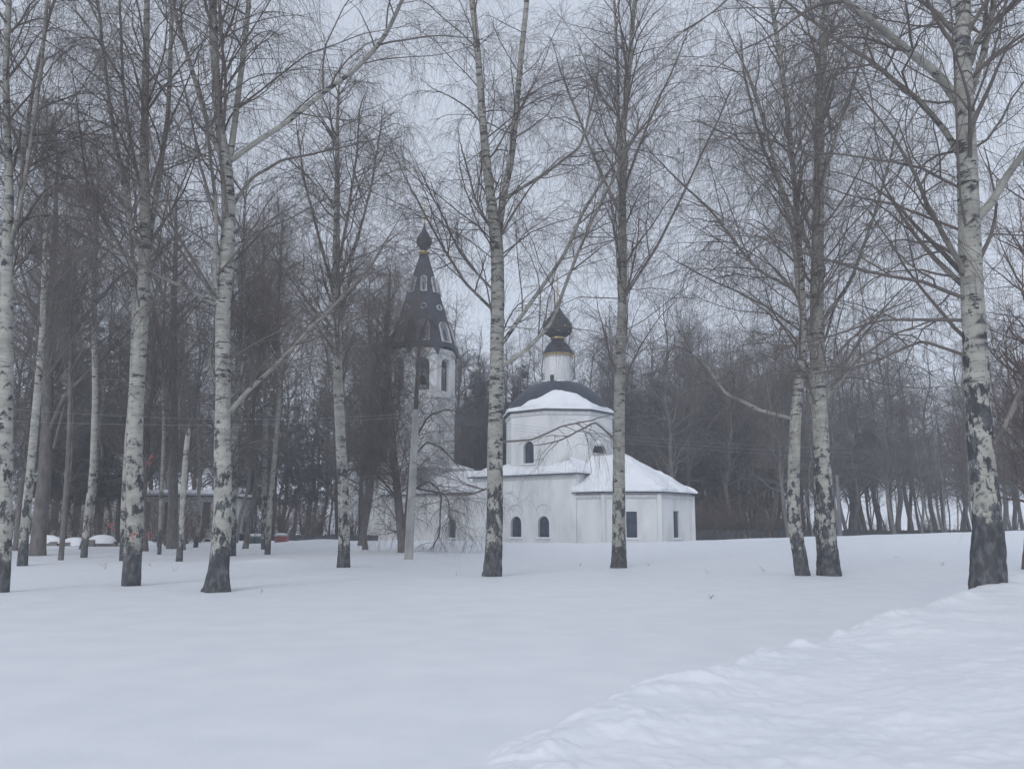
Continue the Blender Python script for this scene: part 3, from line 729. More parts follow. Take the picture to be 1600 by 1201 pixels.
# refectory between the church and the bell tower
x0, x1, yw = -17.5, -H - .004, 4.7; zr = ZV(771, -8, -yw); rf = BM()
hs = [opening(s_for(706, (x0, -yw), (x1, -yw)), ZV(840, -9, -yw), .95, 1.7), opening(2.6, ZV(840, -14, -yw), .95, 1.7)]
W4, _ = panel(rf, (x0, -yw), (x1, -yw), zg, zr, hs); panel(rf, (x1, yw), (x0, yw), zg, zr); panel(rf, (x0, yw), (x0, -yw), zg, zr)
rw = rf.build('refectory_wall', M['plaster'], ch)
for h in hs: window_unit(rw, W4, h)
b = BM(); b.box(((x0 + x1) / 2, 0, zr + .035), (x1 - x0 + .2, 2 * yw + .7, .07)); b.build('eave', M['metal'], ch)
sn = BM(); zrd = ZV(738, -8, 0)
snow_patch(sn, [(x0, -yw - .36, zr + .07), (x1 - .02, -yw - .36, zr + .07), (x1 - .02, 0, zrd), (x0, 0, zrd)], (30, 12), .25, 50, .2)
snow_patch(sn, [(x1 - .02, yw + .36, zr + .07), (x0, yw + .36, zr + .07), (x0, 0, zrd), (x1 - .02, 0, zrd)], (30, 12), .25, 55, .2)
sn.build('roof_snow', M['snow'], ch, True, 50)

# ------------------------------------------------------------------ bell tower (local frame of the church)
TX = -17.2
tw_ = empty('bell_tower', (*wl(TX, 0), cz), CA, label='white bell tower under a tall dark tented spire with dormers', cat='bell tower')
def ZT(v, x=0, y=0): return P(800, v, wl(TX + x, y)[1])[2] - cz
k3 = mpp(wl(TX, 0)[1])
hq = 3.7; zt1 = ZT(738); tb = BM(); sq = [(-hq, -hq), (hq, -hq), (hq, hq), (-hq, hq)]
hs = [opening(hq, ZT(842), 1.4, 2.6)]
W5, _ = panel(tb, sq[0], sq[1], zg, zt1, hs)
for i in range(1, 4): panel(tb, sq[i], sq[(i + 1) % 4], zg, zt1)
lw = tb.build('lower_wall', M['plaster'], tw_); window_unit(lw, W5, hs[0])
slab('cornice', sq, .18, zt1, .22, M['trim'], tw_)
sn = BM(); o = ringpoly(sq, .17)
for i in range(4): snow_patch(sn, [(*o[i], zt1 + .22), (*o[(i + 1) % 4], zt1 + .22), (*(np.array(sq[(i + 1) % 4]) * .6), zt1 + .9), (*(np.array(sq[i]) * .6), zt1 + .9)], (10, 4), .15, i, .1)
sn.build('ledge_snow', M['snow'], tw_, True, 50)
RT = 3.62; top_ = [(RT * math.cos(R(22.5 + 45 * k)), RT * math.sin(R(22.5 + 45 * k))) for k in range(8)]
zt2 = ZT(552); uw = BM(); zbel0 = ZT(616)
zmid = ZT(628)
for k in range(8):
    a, b_ = top_[k], top_[(k + 1) % 8]; Lf = np.linalg.norm(np.array(a) - np.array(b_))
    panel(uw, a, b_, zt1 - .2, zt2, [opening(Lf / 2, zbel0, 1.35, ZT(566) - zbel0)], .55)
uo = uw.build('belfry_wall', M['plaster'], tw_)
b = BM(); b.prism([tuple(np.array(p) * .995) for p in top_], zbel0 - .3, zbel0 - .12); b.build('belfry_floor', M['wood'], uo)
slab('string_course', top_, .12, zmid, .2, M['trim'], uo); slab('string_course', top_, .10, ZT(560), .14, M['trim'], uo)
for (bx, by, br) in [(0, 0, .62), (1.3, .9, .36), (-1.2, -1.0, .32)]:
    b = BM(); zz = zbel0 + 1.1
    b.lathe([(br, zz), (br * .9, zz + .1 * br), (br * .68, zz + .5 * br), (br * .58, zz + 1.1 * br), (br * .45, zz + 1.35 * br), (.06, zz + 1.45 * br), (.04, zz + 2.4)], 20, (bx, by)); b.build('bell', mat('bronze', (.09, .075, .05), .5, .6) if 'bronze' not in bpy.data.materials else bpy.data.materials['bronze'], tw_, True, 40)
# tent: eight slopes, scalloped lower edge with spikes at the corners
zt0, ztn = ZT(549), ZT(396); rb, rn = 3.72, .42; tent = BM(); V = []; Fs = []; ns_ = 10; rows = 14
def tent_r(t): return rb + (rn - rb) * t + .30 * max(0, .10 - t) * 3
for k in range(8):
    base = len(V)
    for j in range(rows + 1):
        t = j / rows; r_ = tent_r(t) if j else rb + .1; a0, a1 = R(22.5 + 45 * k), R(67.5 + 45 * k)
        p0 = np.array([r_ * math.cos(a0), r_ * math.sin(a0)]); p1 = np.array([r_ * math.cos(a1), r_ * math.sin(a1)])
        for i in range(ns_ + 1):
            s = i / ns_; z = zt0 + (ztn - zt0) * t; out_ = 1.0
            if j <= 1:
                e = abs(2 * s - 1); arch = 1.05 * math.sqrt(max(0, 1 - e ** 2)) if j == 0 else 0
                if j == 0: z = zt0 - .95 + arch; out_ = 1.0 + .05 * e ** 2
                if j == 1: z = zt0 + (ztn - zt0) * t
            p = (p0 * (1 - s) + p1 * s) * out_; V.append((p[0], p[1], z))
    for j in range(rows):
        for i in range(ns_): q = base + j * (ns_ + 1) + i; Fs.append((q, q + 1, q + ns_ + 2, q + ns_ + 1))
nV = len(V)
V += [(v[0] * .94, v[1] * .94, v[2] - .02) for v in V[:nV]]; Fs += [tuple(nV + i for i in f[::-1]) for f in Fs]
for k in range(8):
    base = k * (rows + 1) * (ns_ + 1)
    for i in range(ns_): q = base + i; Fs.append((q, q + 1, nV + q + 1, nV + q))
tent.add(V, Fs); te = tent.build('tent_roof', M['metal'], tw_)
def tent_part(name, k, v0, v1, wd, kind):
    am = R(45 + 45 * k); zc0, zc1 = ZT(v0), ZT(v1); t0 = (zc0 - zt0) / (ztn - zt0); t1 = (zc1 - zt0) / (ztn - zt0); c8 = math.cos(R(22.5))
    p0 = np.array([tent_r(t0) * c8, 0, zc0]); p1 = np.array([tent_r(t1) * c8, 0, zc1]); up_ = (p1 - p0); hh = np.linalg.norm(up_); up_ /= hh
    sd = np.array([0, 1.0, 0]); nr = np.cross(sd, up_); nr /= np.linalg.norm(nr)
    if nr[0] < 0: nr = -nr
    ca, sa = math.cos(am), math.sin(am); rot = lambda p: (p[0] * ca - p[1] * sa, p[0] * sa + p[1] * ca, p[2])
    def shape(g):
        w_ = wd / 2 + g; pts = []
        if kind == 'round': return [(wd / 2 + g) * np.array([math.cos(q), math.sin(q)]) + np.array([0, hh / 2]) for q in np.linspace(0, 2 * math.pi, 17)[:-1]]
        pts = [np.array([-w_, -g]), np.array([w_, -g])]; zc = hh - wd / 2
        return pts + [np.array([w_ * math.cos(q), zc + w_ * 1.15 * math.sin(q)]) for q in np.linspace(0, math.pi, 11)]
    def at_(p, o): return rot(p0 + sd * p[0] + up_ * p[1] + nr * o)
    outer, inner = shape(.06), shape(0); n = len(outer); b = BM()
    b.add([at_(p, .02) for p in outer] + [at_(p, .22) for p in outer] + [at_(p, .22) for p in inner] + [at_(p, .06) for p in inner],
          [(i, (i + 1) % n, n + (i + 1) % n, n + i) for i in range(n)] + [(n + i, n + (i + 1) % n, 2 * n + (i + 1) % n, 2 * n + i) for i in range(n)] + [(2 * n + i, 2 * n + (i + 1) % n, 3 * n + (i + 1) % n, 3 * n + i) for i in range(n)])
    fr = b.build(name, M['trim'], te)
    if kind != 'round':
        b = BM(); b.add([at_(p, .05) for p in inner], [tuple(range(n))]); 
        ob_ = b.build('recess', M['recess'], fr)
        b = BM(); w2 = wd * .16
        b.add([at_(np.array(p), .075) for p in ((-w2, .12), (w2, .12), (w2, hh * .55), (0, hh * .72), (-w2, hh * .55))], [(0, 1, 2, 3, 4)]); b.build('slit', M['glass'], fr)
    else:
        b = BM(); b.add([at_(p, .05) for p in inner], [tuple(range(n))]); b.build('recess', M['metal'], fr)
for k in range(8):
    tent_part('dormer', k, 541, 511, 1.15, 'arch'); tent_part('dormer', k, 492, 480.5, .52, 'round'); tent_part('dormer', k, 461, 438, .52, 'arch')
b = BM(); b.lathe([(.46, ZT(398)), (.62, ZT(395.5)), (.60, ZT(394)), (.42, ZT(393.5))], 24); b.build('gilded_ring', M['gold'], tw_, True, 30)
b = BM(); b.lathe([(.42, ZT(396)), (.36, ZT(392)), (.42, ZT(388.5)), (.5, ZT(388))], 24); b.build('neck', M['metal'], tw_, True, 40)
onion(ZT(388.5), ZT(352) - ZT(388.5), 12.8 * k3, tw_, 5)
cross(ZT(353), ZT(316) - ZT(353), tw_)

# ------------------------------------------------------------------ the birches in front, one by one
hero(2, 925, [(2, 925, 22), (6, 860, 23), (8, 700, 22), (10, 600, 20), (10, 500, 19), (11, 400, 17), (15, 300, 13), (11, 200, 11), (9, 100, 10), (14, 0, 9)],
     'white birch trunk cut by the left edge of the photo', seed=11, top=5, auto=16, autoV=(520, 0), alen=(1.6, 2.2),
     limbs=[([(12, 400), (30, 330), (40, 230), (55, 130), (80, 30)], 9, 6, .8, 3), ([(12, 390), (28, 340), (42, 260), (62, 120), (70, 0)], 8, 6, -.6, 3)])
hero(205, 915, [(205, 915, 27), (208, 850, 27), (212, 800, 26), (209, 720, 25), (214, 600, 22), (222, 500, 20), (228, 380, 18), (225, 250, 14), (228, 100, 11), (230, 0, 9)],
     'greyish birch in the left foreground with grey scaly foot, right of the wide leaning lime', seed=12, top=5, auto=15, autoV=(640, 0), q=.95, m='birch_rough',
     limbs=[([(224, 420), (200, 330), (180, 220), (165, 120), (150, 0)], 9, 5, -.9, 3), ([(228, 400), (245, 300), (262, 180), (268, 60), (270, 0)], 11, 7, .8, 3),
            ([(228, 330), (205, 230), (190, 120), (185, 20)], 7, 5, .6, 3), ([(225, 440), (170, 360), (135, 290), (125, 190)], 8, 3, 1.0, 2)])
hero(338, 924, [(338, 924, 33), (343, 880, 29), (349, 800, 28), (347, 700, 25), (349, 600, 23), (347, 500, 23), (353, 430, 23), (358, 330, 22), (354, 262, 20), (343, 200, 15), (337, 120, 14), (332, 0, 13)],
     'big white birch with flared dark foot, forking high, at left of the open snow', seed=13, top=6, auto=13, autoV=(720, 0), alen=(2.6, 3.2), flare=.45,
     limbs=[([(356, 268), (366, 200), (376, 110), (388, 0)], 13, 10, .4, 5), ([(352, 260), (325, 195), (300, 110), (272, 20)], 11, 7, -.7, 4),
            ([(347, 512), (336, 440), (337, 380), (340, 330), (330, 240)], 10, 6, -.5, 3),
            ([(362, 250), (400, 222), (450, 190), (510, 140), (560, 105), (600, 58), (628, 0)], 11, 7, -1.2, 3),
            ([(350, 655), (385, 612), (430, 570), (480, 515), (530, 462), (560, 430)], 9, 4, -1.0, 2),
            ([(346, 480), (300, 455), (245, 430), (190, 395)], 8, 4, -.8, 1.5), ([(358, 330), (390, 280), (440, 250), (500, 240)], 7, 4, .8, 2)])
hero(537, 886, [(537, 886, 20), (538, 840, 17), (537, 780, 17), (533, 700, 16), (528, 600, 15), (527, 500, 13), (525, 400, 12), (527, 300, 9), (527, 200, 6), (529, 140, 3)],
     'slender white birch with a dark band at its foot, left of the concrete pole', seed=14, top=1, auto=26, autoV=(640, 0), ang=(36, 8), alen=(1.8, 2.8), q=1.1,
     limbs=[([(526, 470), (500, 380), (480, 290), (470, 210)], 6, 3, .6, 1), ([(526, 450), (560, 370), (580, 290), (592, 200)], 6, 3, -.6, 1), ([(528, 520), (480, 470), (440, 410)], 5, 2, .5, 1), ([(526, 430), (545, 330), (560, 240), (566, 170)], 6, 3, .9, 1)])
hero(769, 900, [(769, 900, 28), (772, 850, 26), (774, 780, 25), (773, 700, 24), (776, 600, 22), (777, 500, 22), (778, 420, 21), (775, 365, 21), (765, 300, 15), (755, 200, 13), (748, 100, 11), (738, 0, 10)],
     'tall white birch with a forked trunk standing in front of the church', seed=15, top=6, auto=16, autoV=(560, 0), q=1.05, m='birch_rough',
     limbs=[([(778, 372), (786, 310), (800, 248), (811, 130), (826, 0)], 14, 10, .5, 5), ([(779, 575), (822, 548), (862, 505), (890, 425), (925, 340), (960, 272)], 8, 4.5, -1.4, 2),
            ([(779, 545), (832, 468), (880, 400), (912, 325), (950, 268), (990, 215)], 8, 4.5, -.8, 2), ([(776, 490), (725, 440), (690, 380), (650, 300)], 6, 3, .8, 1.5),
            ([(786, 312), (850, 272), (905, 232), (925, 160)], 7, 4, .8, 2), ([(757, 200), (735, 170), (705, 150)], 4, 2.5, -.5, 1), ([(776, 372), (745, 320), (720, 235)], 5, 3, 1, 1),
            ([(779, 690), (830, 688), (880, 668), (930, 655)], 4.2, 2.2, -.6, .8), ([(771, 760), (740, 770), (705, 772)], 4, 2, .4, .5), ([(777, 460), (720, 400), (668, 290)], 5, 2.5, -.9, 1)])
hero(967, 887, [(967, 887, 23), (967, 840, 21), (967, 700, 18), (968, 600, 17), (972, 500, 15), (973, 400, 14), (972, 300, 12), (974, 200, 9), (984, 100, 8), (991, 0, 7)],
     'straight white birch in front of the apse roof of the church', seed=16, top=5, auto=34, autoV=(620, 0), ang=(34, 8), alen=(2.4, 3.2), q=.9,
     limbs=[([(972, 300), (966, 200), (966, 100), (960, 0)], 8, 5, .5, 3), ([(971, 340), (925, 240), (890, 150)], 6, 4, .7, 3), ([(972, 470), (1030, 380), (1080, 280), (1130, 180)], 6, 3, -.8, 2), ([(973, 300), (1010, 200), (1060, 90)], 6, 3, .9, 2),
            ([(966, 690), (930, 660), (880, 690), (850, 700)], 4, 1.8, -.5, .6)])
hero(1254, 899, [(1255, 899, 20), (1248, 860, 21), (1240, 820, 21), (1240, 740, 18), (1243, 650, 17), (1250, 580, 14), (1256, 500, 11), (1250, 400, 9), (1243, 300, 9), (1228, 150, 8), (1205, 0, 7)],
     'leaning crooked birch, left one of the close pair on the right', seed=17, top=4, auto=18, autoV=(560, 0), alen=(1.6, 2.2),
     limbs=[([(1242, 655), (1185, 640), (1132, 612), (1106, 572), (1086, 556)], 7, 4, -.6, .7), ([(1255, 520), (1200, 480), (1140, 450), (1080, 420)], 5, 2.5, .8, 1)])
hero(1296, 899, [(1296, 899, 33), (1291, 850, 31), (1287, 780, 29), (1284, 700, 24), (1278, 600, 24), (1276, 500, 22), (1277, 400, 20), (1280, 300, 17), (1280, 200, 15), (1286, 80, 13), (1290, 0, 12)],
     'thick grey and white birch, right one of the close pair on the right', seed=18, top=6, auto=26, autoV=(640, 0), alen=(2.2, 3.0), q=1.1, m='birch_rough', arad=.055,
     limbs=[([(1280, 585), (1262, 520), (1246, 460), (1240, 380), (1215, 280), (1180, 160)], 11, 6, -.7, 3), ([(1279, 510), (1330, 440), (1370, 330), (1400, 220)], 8, 4, .8, 2),
            ([(1278, 420), (1240, 330), (1190, 230), (1160, 110)], 8, 4, .8, 2), ([(1278, 640), (1340, 560), (1400, 520), (1460, 500)], 6, 3, -.8, 1), ([(1276, 470), (1180, 420), (1110, 330), (1050, 270)], 7, 3, -.8, 1.5),
            ([(1280, 300), (1310, 200), (1350, 90)], 8, 5, -.6, 3)])
hero(1543, 908, [(1543, 908, 47.0), (1545, 860, 45.4), (1543, 800, 42.0), (1536, 740, 37.8), (1528, 640, 36.9), (1524, 540, 36.0), (1518, 440, 34.2), (1514, 340, 33.3), (1511, 240, 30.6), (1508, 170, 28.8), (1503, 80, 25.2), (1506, 0, 22.5)],
     'thickest birch trunk, black rough foot behind the snow bank at right', seed=19, top=6, auto=16, autoV=(620, 0), alen=(1.8, 2.2), q=1.0, m='birch_rough', arad=.05, flare=.04, rough=.07, wisp=.9,
     limbs=[([(1506, 175), (1470, 120), (1420, 80), (1370, 40), (1320, 0)], 19, 11, -1.0, 3), ([(1512, 265), (1478, 205), (1440, 160), (1380, 110), (1310, 60)], 13, 7, .7, 2),
            ([(1518, 350), (1548, 320), (1575, 270), (1603, 235)], 16, 11, -.5, 3), ([(1508, 110), (1530, 60), (1565, 28), (1600, 0)], 12, 8, .5, 2), ([(1534, 720), (1556, 690), (1580, 642), (1606, 590)], 12, 8, -.4, 2),
            ([(1508, 175), (1545, 60), (1552, 0)], 14, 10, .6, 3), ([(1512, 300), (1440, 262), (1370, 250), (1290, 240)], 6, 3, -.6, 1), ([(1514, 365), (1450, 340), (1390, 312), (1330, 300)], 6, 3, .6, 1),
            ([(1518, 470), (1440, 440), (1350, 425), (1260, 395)], 8, 3.5, -.7, 1), ([(1520, 500), (1450, 500), (1380, 500), (1300, 520)], 7, 3, .5, 1), ([(1522, 560), (1440, 530), (1360, 560), (1290, 570)], 6, 3, -.5, .8)])
# dark twin stemmed lime behind the pole
hero(631, 863, [(631, 863, 17), (628, 840, 15), (622, 780, 12), (613, 690, 11), (607, 600, 9), (604, 500, 8), (609, 440, 4)],
     'dark lime with two stems and drooping boughs, beside the concrete pole', seed=21, top=.5, auto=36, autoV=(830, 0), m='bark', crownmat=M['bark'], name='bare_tree', ang=(58, 14), alen=(1.6, 2.0), droop=.95, marks=False, q=1.45, tw=.0024,
     limbs=[([(631, 850), (638, 790), (647, 690), (652, 600), (656, 540), (668, 500)], 13, 4, .6, .3), ([(640, 700), (670, 650), (700, 640), (722, 645)], 4, 2, -.8, .7), ([(640, 720), (668, 690), (690, 700), (710, 720)], 4, 2, .8, .7),
            ([(636, 770), (670, 750), (700, 780), (705, 830)], 4, 1.5, -.5, .3), ([(636, 760), (690, 770), (690, 830), (680, 850)], 4, 1.5, .6, .3), ([(622, 780), (590, 740), (575, 760)], 4, 2, .4, .5), ([(612, 690), (585, 600), (590, 480)], 5, 2.5, .5, 1)])
# middle distance, left
hero(35, 884, [(35, 884, 15), (39, 820, 14), (48, 730, 12), (58, 620, 11), (66, 520, 9), (70, 400, 7), (72, 250, 5), (75, 180, 3)],
     'leaning pale birch between the edge birch and the wide dark lime', seed=22, top=2, auto=26, autoV=(600, 0), alen=(1.6, 2.2), marks=False, q=.9)
hero(57, 868, [(58, 868, 25), (62, 820, 21), (70, 740, 20), (75, 650, 18), (74, 560, 16), (80, 470, 12), (86, 360, 8), (90, 250, 4)],
     'wide dark lime trunk leaning right among the left trees', seed=23, top=2, auto=22, autoV=(640, 0), m='bark', crownmat=M['bark'], name='bare_tree', ang=(52, 12), alen=(2.4, 3), droop=.25, marks=False, arad=.09, q=1.1, tw=.0028,
     limbs=[([(74, 680), (100, 620), (150, 570), (210, 510)], 9, 4, -1, 2), ([(75, 590), (120, 510), (180, 440), (240, 400)], 9, 4, 1, 2), ([(74, 560), (50, 480), (30, 400)], 7, 4, .6, 2), ([(84, 700), (110, 600), (190, 590), (240, 640)], 6, 3, -.6, 1)])
hero(131, 871, [(131, 871, 10), (136, 810, 10), (145, 740, 10), (149, 620, 9), (147, 500, 8), (150, 380, 6), (154, 260, 4)],
     'thin white birch curving right in front of the long pale house', seed=24, top=2, auto=24, autoV=(600, 0), alen=(1.4, 2), marks=False)
hero(95, 875, [(95, 875, 8), (101, 800, 8), (108, 690, 7), (111, 560, 6), (112, 420, 4)], 'thin dark young trunk between two white birches at left', seed=25, top=3, auto=20, autoV=(620, 0), m='bark', crownmat=M['bark'], name='bare_tree', droop=.2, marks=False)
hero(193, 876, [(193, 876, 12), (196, 800, 14), (200, 700, 12), (206, 620, 10), (210, 500, 8), (206, 380, 6), (200, 250, 3)],
     'birch half hidden just left behind the greyish foreground birch', seed=26, top=2, auto=20, autoV=(560, 0), marks=False, m='birch_rough')
hero(281, 877, [(280, 877, 10), (283, 830, 9), (287, 760, 9), (291, 700, 8), (294, 676, 7)], 'snapped birch stump with a broken top, left of the big forking birch', seed=27, top=.3, auto=4, autoV=(740, 0), alen=(.8, .8), marks=False, q=.7)
hero(249, 866, [(249, 866, 6), (252, 780, 6), (256, 680, 5), (254, 560, 4), (258, 460, 3)], 'very thin grey trunk left of the snapped birch', seed=28, top=2, auto=18, autoV=(640, 0), m='birch_clean', marks=False)
hero(268, 857, [(268, 857, 16), (270, 800, 15), (272, 700, 14), (270, 600, 12), (272, 480, 9), (275, 360, 6)], 'stout black trunk behind the thin grey one at left', seed=29, top=3, auto=24, autoV=(660, 0), m='bark', crownmat=M['bark'], name='bare_tree', ang=(52, 12), alen=(2.4, 3), droop=.2, marks=False, arad=.08, tw=.0028)
hero(362, 868, [(362, 868, 13), (364, 780, 13), (367, 680, 11), (372, 560, 9), (378, 440, 7), (382, 320, 4)], 'birch half hidden just right behind the big forking birch', seed=30, top=2, auto=24, autoV=(620, 0), marks=False, m='birch_rough')
hero(418, 866, [(418, 866, 9), (422, 790, 9), (430, 710, 8), (437, 620, 7), (434, 500, 6), (440, 380, 4)], 'slim birch leaning right in front of the red container', seed=31, top=2, auto=24, autoV=(640, 0), marks=False, m='birch_clean')
hero(412, 858, [(412, 858, 8), (413, 760, 8), (415, 660, 7), (413, 540, 6), (411, 400, 4)], 'straight slim birch right behind the green container posts', seed=32, top=3, auto=24, autoV=(640, 0), marks=False, m='birch_clean')
# brown thicket tree at the right edge
hero(1612, 893, [(1612, 893, 26), (1616, 800, 24), (1610, 650, 22), (1614, 500, 17), (1606, 380, 10), (1610, 270, 4)],
     'brown twiggy tree crowding the right edge behind the thickest birch', seed=33, top=1, auto=44, autoV=(810, 0), Y=30, m='bark_brown', crownmat=M['bark_brown'], name='bare_tree', ang=(62, 14), alen=(1.8, 2.2), droop=.1, marks=False, arad=.05, q=1.0, tw=.0028)

# ------------------------------------------------------------------ the wood behind: every tree one by one
rw_ = random.Random(7)
used = []
def free(x, y, dmin):
    for (a, b_, _) in used:
        if (a - x) ** 2 + (b_ - y) ** 2 < dmin * dmin: return False
    lx = (x - CX) * math.cos(-CA) - (y - CY) * math.sin(-CA); ly = (x - CX) * math.sin(-CA) + (y - CY) * math.cos(-CA)
    return not (-24 < lx < 15 and -9 < ly < 9)
def wood(u0, u1, Y0, Y1, n, kinds, hts, label, group, dmin=2.0, fat=(.85, 1.15)):
    done = 0; tries = 0
    while done < n and tries < n * 30:
        tries += 1
        Y = math.sqrt(rw_.uniform(Y0 * Y0, Y1 * Y1)); u = rw_.uniform(u0, u1); x = (u - 800) / F * Y
        if not free(x, Y, dmin): continue
        used.append((x, Y, 0)); k = rw_.choice(kinds); i = rw_.randrange({'lime': 4, 'birch': 3, 'pole': 4, 'spruce': 3, 'bush': 4}[k])
        lab = {'lime': 'bare dark broad tree', 'birch': 'pale barked birch', 'pole': 'thin dark young tree', 'spruce': 'dark evergreen', 'bush': 'bare twiggy bush'}[k]
        plant(k, i, x, Y, rw_.uniform(*hts), rw_.uniform(0, 6.28), lab + ' ' + label, lab + 's ' + group, rw_.uniform(*fat), rw_.uniform(0, .11) if k in ('pole', 'birch') else rw_.uniform(0, .06))
        done += 1
def single(kind, u, Y, H, label, group, i=0, fat=1.0):
    x = (u - 800) / F * Y; used.append((x, Y, 0)); plant(kind, i, x, Y, H, u * .37, label, group, fat, .02)
for i, (u, Y, H) in enumerate([(82, 70, 17), (108, 74, 19), (138, 69, 16), (168, 72, 18), (196, 76, 19), (118, 82, 21)]):
    single('spruce', u, Y, H, 'dark evergreen in the clump left of the greyish birch', 'evergreens of the left clump', i % 3, 1.25)
for i, (u, Y, H) in enumerate([(392, 92, 17), (430, 96, 19), (462, 90, 16), (480, 99, 20)]):
    single('spruce', u, Y, H, 'dark evergreen in the wood above the red container', 'evergreens above the containers', i % 3, 1.25)
for i, (u, Y, H) in enumerate([(738, 108, 21), (752, 112, 23), (770, 107, 20), (786, 110, 22), (800, 114, 22)]):
    single('spruce', u, Y, H, 'dark evergreen in the gap between spire and octagon', 'evergreens between spire and octagon', i % 3, 1.3)
for i, (u, Y, H) in enumerate([(1000, 98, 19), (1030, 94, 18), (1060, 99, 20), (1092, 92, 17), (1122, 96, 19), (1150, 93, 16), (1178, 97, 17)]):
    single('spruce', u, Y, H, 'dark evergreen in the clump right of the apse roof', 'evergreens right of the apse', i % 3, 1.25)
for i, (u, Y, H) in enumerate([(1045, 86, 24), (1075, 90, 23), (1140, 88, 20)]):
    single('lime', u, Y, H, 'tall broad dark tree rising right behind the apse', 'tall dark trees behind the apse', i, 1.2)
wood(-60, 600, 40, 62, 18, ['lime', 'birch', 'pole', 'lime'], (13, 20), 'in the near rows of the left wood', 'in the near rows of the left wood', 2.2)
wood(-80, 400, 64, 77, 11, ['lime', 'pole', 'pole', 'birch'], (19, 26), 'in front of the long pale house', 'in front of the pale house', 1.6)
wood(-80, 620, 90, 118, 58, ['lime', 'lime', 'pole', 'birch', 'pole'], (23, 31), 'deep in the left wood behind the pale house', 'deep in the left wood', 1.7)
wood(600, 1110, 106, 128, 66, ['lime', 'lime', 'lime', 'pole'], (23, 30), 'in the wood behind the church', 'in the wood behind the church', 1.7)
wood(1060, 1240, 86, 115, 28, ['lime', 'lime', 'pole'], (20, 26), 'in the dark clump right of the apse', 'in the clump right of the apse', 1.7)
wood(1200, 1720, 78, 118, 50, ['pole', 'pole', 'lime'], (13, 19), 'in the thin grove beyond the right hand snow', 'in the thin grove on the right', 1.6)

wood(1170, 1720, 90, 116, 34, ['lime'], (19, 25), 'standing tall over the grove on the right', 'standing tall over the right grove', 1.6, (1.1, 1.4))

wood(350, 620, 84, 104, 22, ['bush'], (3, 5), 'under the trees between the green container and the church', 'under the left wood', 1.3, (1.2, 1.7))
wood(-60, 350, 66, 78, 20, ['bush'], (2.5, 4.5), 'in front of the long pale house', 'in front of the long house', 1.2, (1.2, 1.7))
wood(-60, 350, 92, 104, 12, ['bush'], (3, 5), 'behind the long pale house', 'behind the pale house', 1.3, (1.2, 1.7))
wood(1080, 1240, 86, 104, 26, ['bush'], (3, 5.5), 'under the dark clump right of the apse', 'under the clump right of the apse', 1.2, (1.2, 1.7))
wood(1240, 1720, 92, 120, 14, ['bush'], (1.6, 3.2), 'behind the low board fence on the right', 'behind the right hand fence', 1.3, (1.2, 1.8))

# ------------------------------------------------------------------ pale house, walls, fence at the back
def ux(u, Y): return (u - 800) / F * Y / 1.0
HY = 80.0
hx0, hx1 = P(60, 800, HY)[0], P(350, 800, HY)[0]; hgz = hz((hx0 + hx1) / 2, HY); zr2 = P(200, 776, HY)[2]
ho = empty('house', ((hx0 + hx1) / 2, HY, 0), 0, label='long pale two storey house with dark windows behind the left trees', cat='house')
Wd = (hx1 - hx0) / 2; b = BM(); z0 = -.5
def sx(u): return P(u, 800, HY)[0] - hx0
hs = []
for u in (86, 120, 156, 192, 228, 262, 322): hs.append(opening(sx(u), P(u, 826, HY)[2], .75, P(u, 784, HY)[2] - P(u, 826, HY)[2], False))
for u in (104, 140, 176, 212, 246, 312.5, 326): hs.append(opening(sx(u), P(u, 852, HY)[2], .62, P(u, 839, HY)[2] - P(u, 852, HY)[2], .5))
W6, L6 = panel(b, (-Wd, 0), (Wd, 0), z0, zr2, hs, .25); panel(b, (Wd, 0), (Wd, 8), z0, zr2); panel(b, (Wd, 8), (-Wd, 8), z0, zr2); panel(b, (-Wd, 8), (-Wd, 0), z0, zr2)
hw = b.build('wall', M['plaster'], ho)
for h in hs: window_unit(ho, W6, h, .2, (1, 1))
b = BM(); b.box((0, 4, zr2 + .06), (2 * Wd + .9, 8.9, .12)); b.build('eave', M['metal'], ho)
sn = BM()
for q in ([(-Wd - .4, -.4, zr2 + .13), (Wd + .4, -.4, zr2 + .13), (Wd - 2.5, 4, zr2 + .55), (-Wd + 2.5, 4, zr2 + .55)], [(Wd + .4, 8.4, zr2 + .13), (-Wd - .4, 8.4, zr2 + .13), (-Wd + 2.5, 4, zr2 + .55), (Wd - 2.5, 4, zr2 + .55)],
          [(Wd + .4, -.4, zr2 + .13), (Wd + .4, 8.4, zr2 + .13), (Wd - 2.5, 4.01, zr2 + .55), (Wd - 2.5, 4, zr2 + .55)], [(-Wd - .4, 8.4, zr2 + .13), (-Wd - .4, -.4, zr2 + .13), (-Wd + 2.5, 4, zr2 + .55), (-Wd + 2.5, 4.01, zr2 + .55)]):
    snow_patch(sn, q, (20, 8), .25, 3, .1)
sn.build('roof_snow', M['snow'], ho, True, 50)

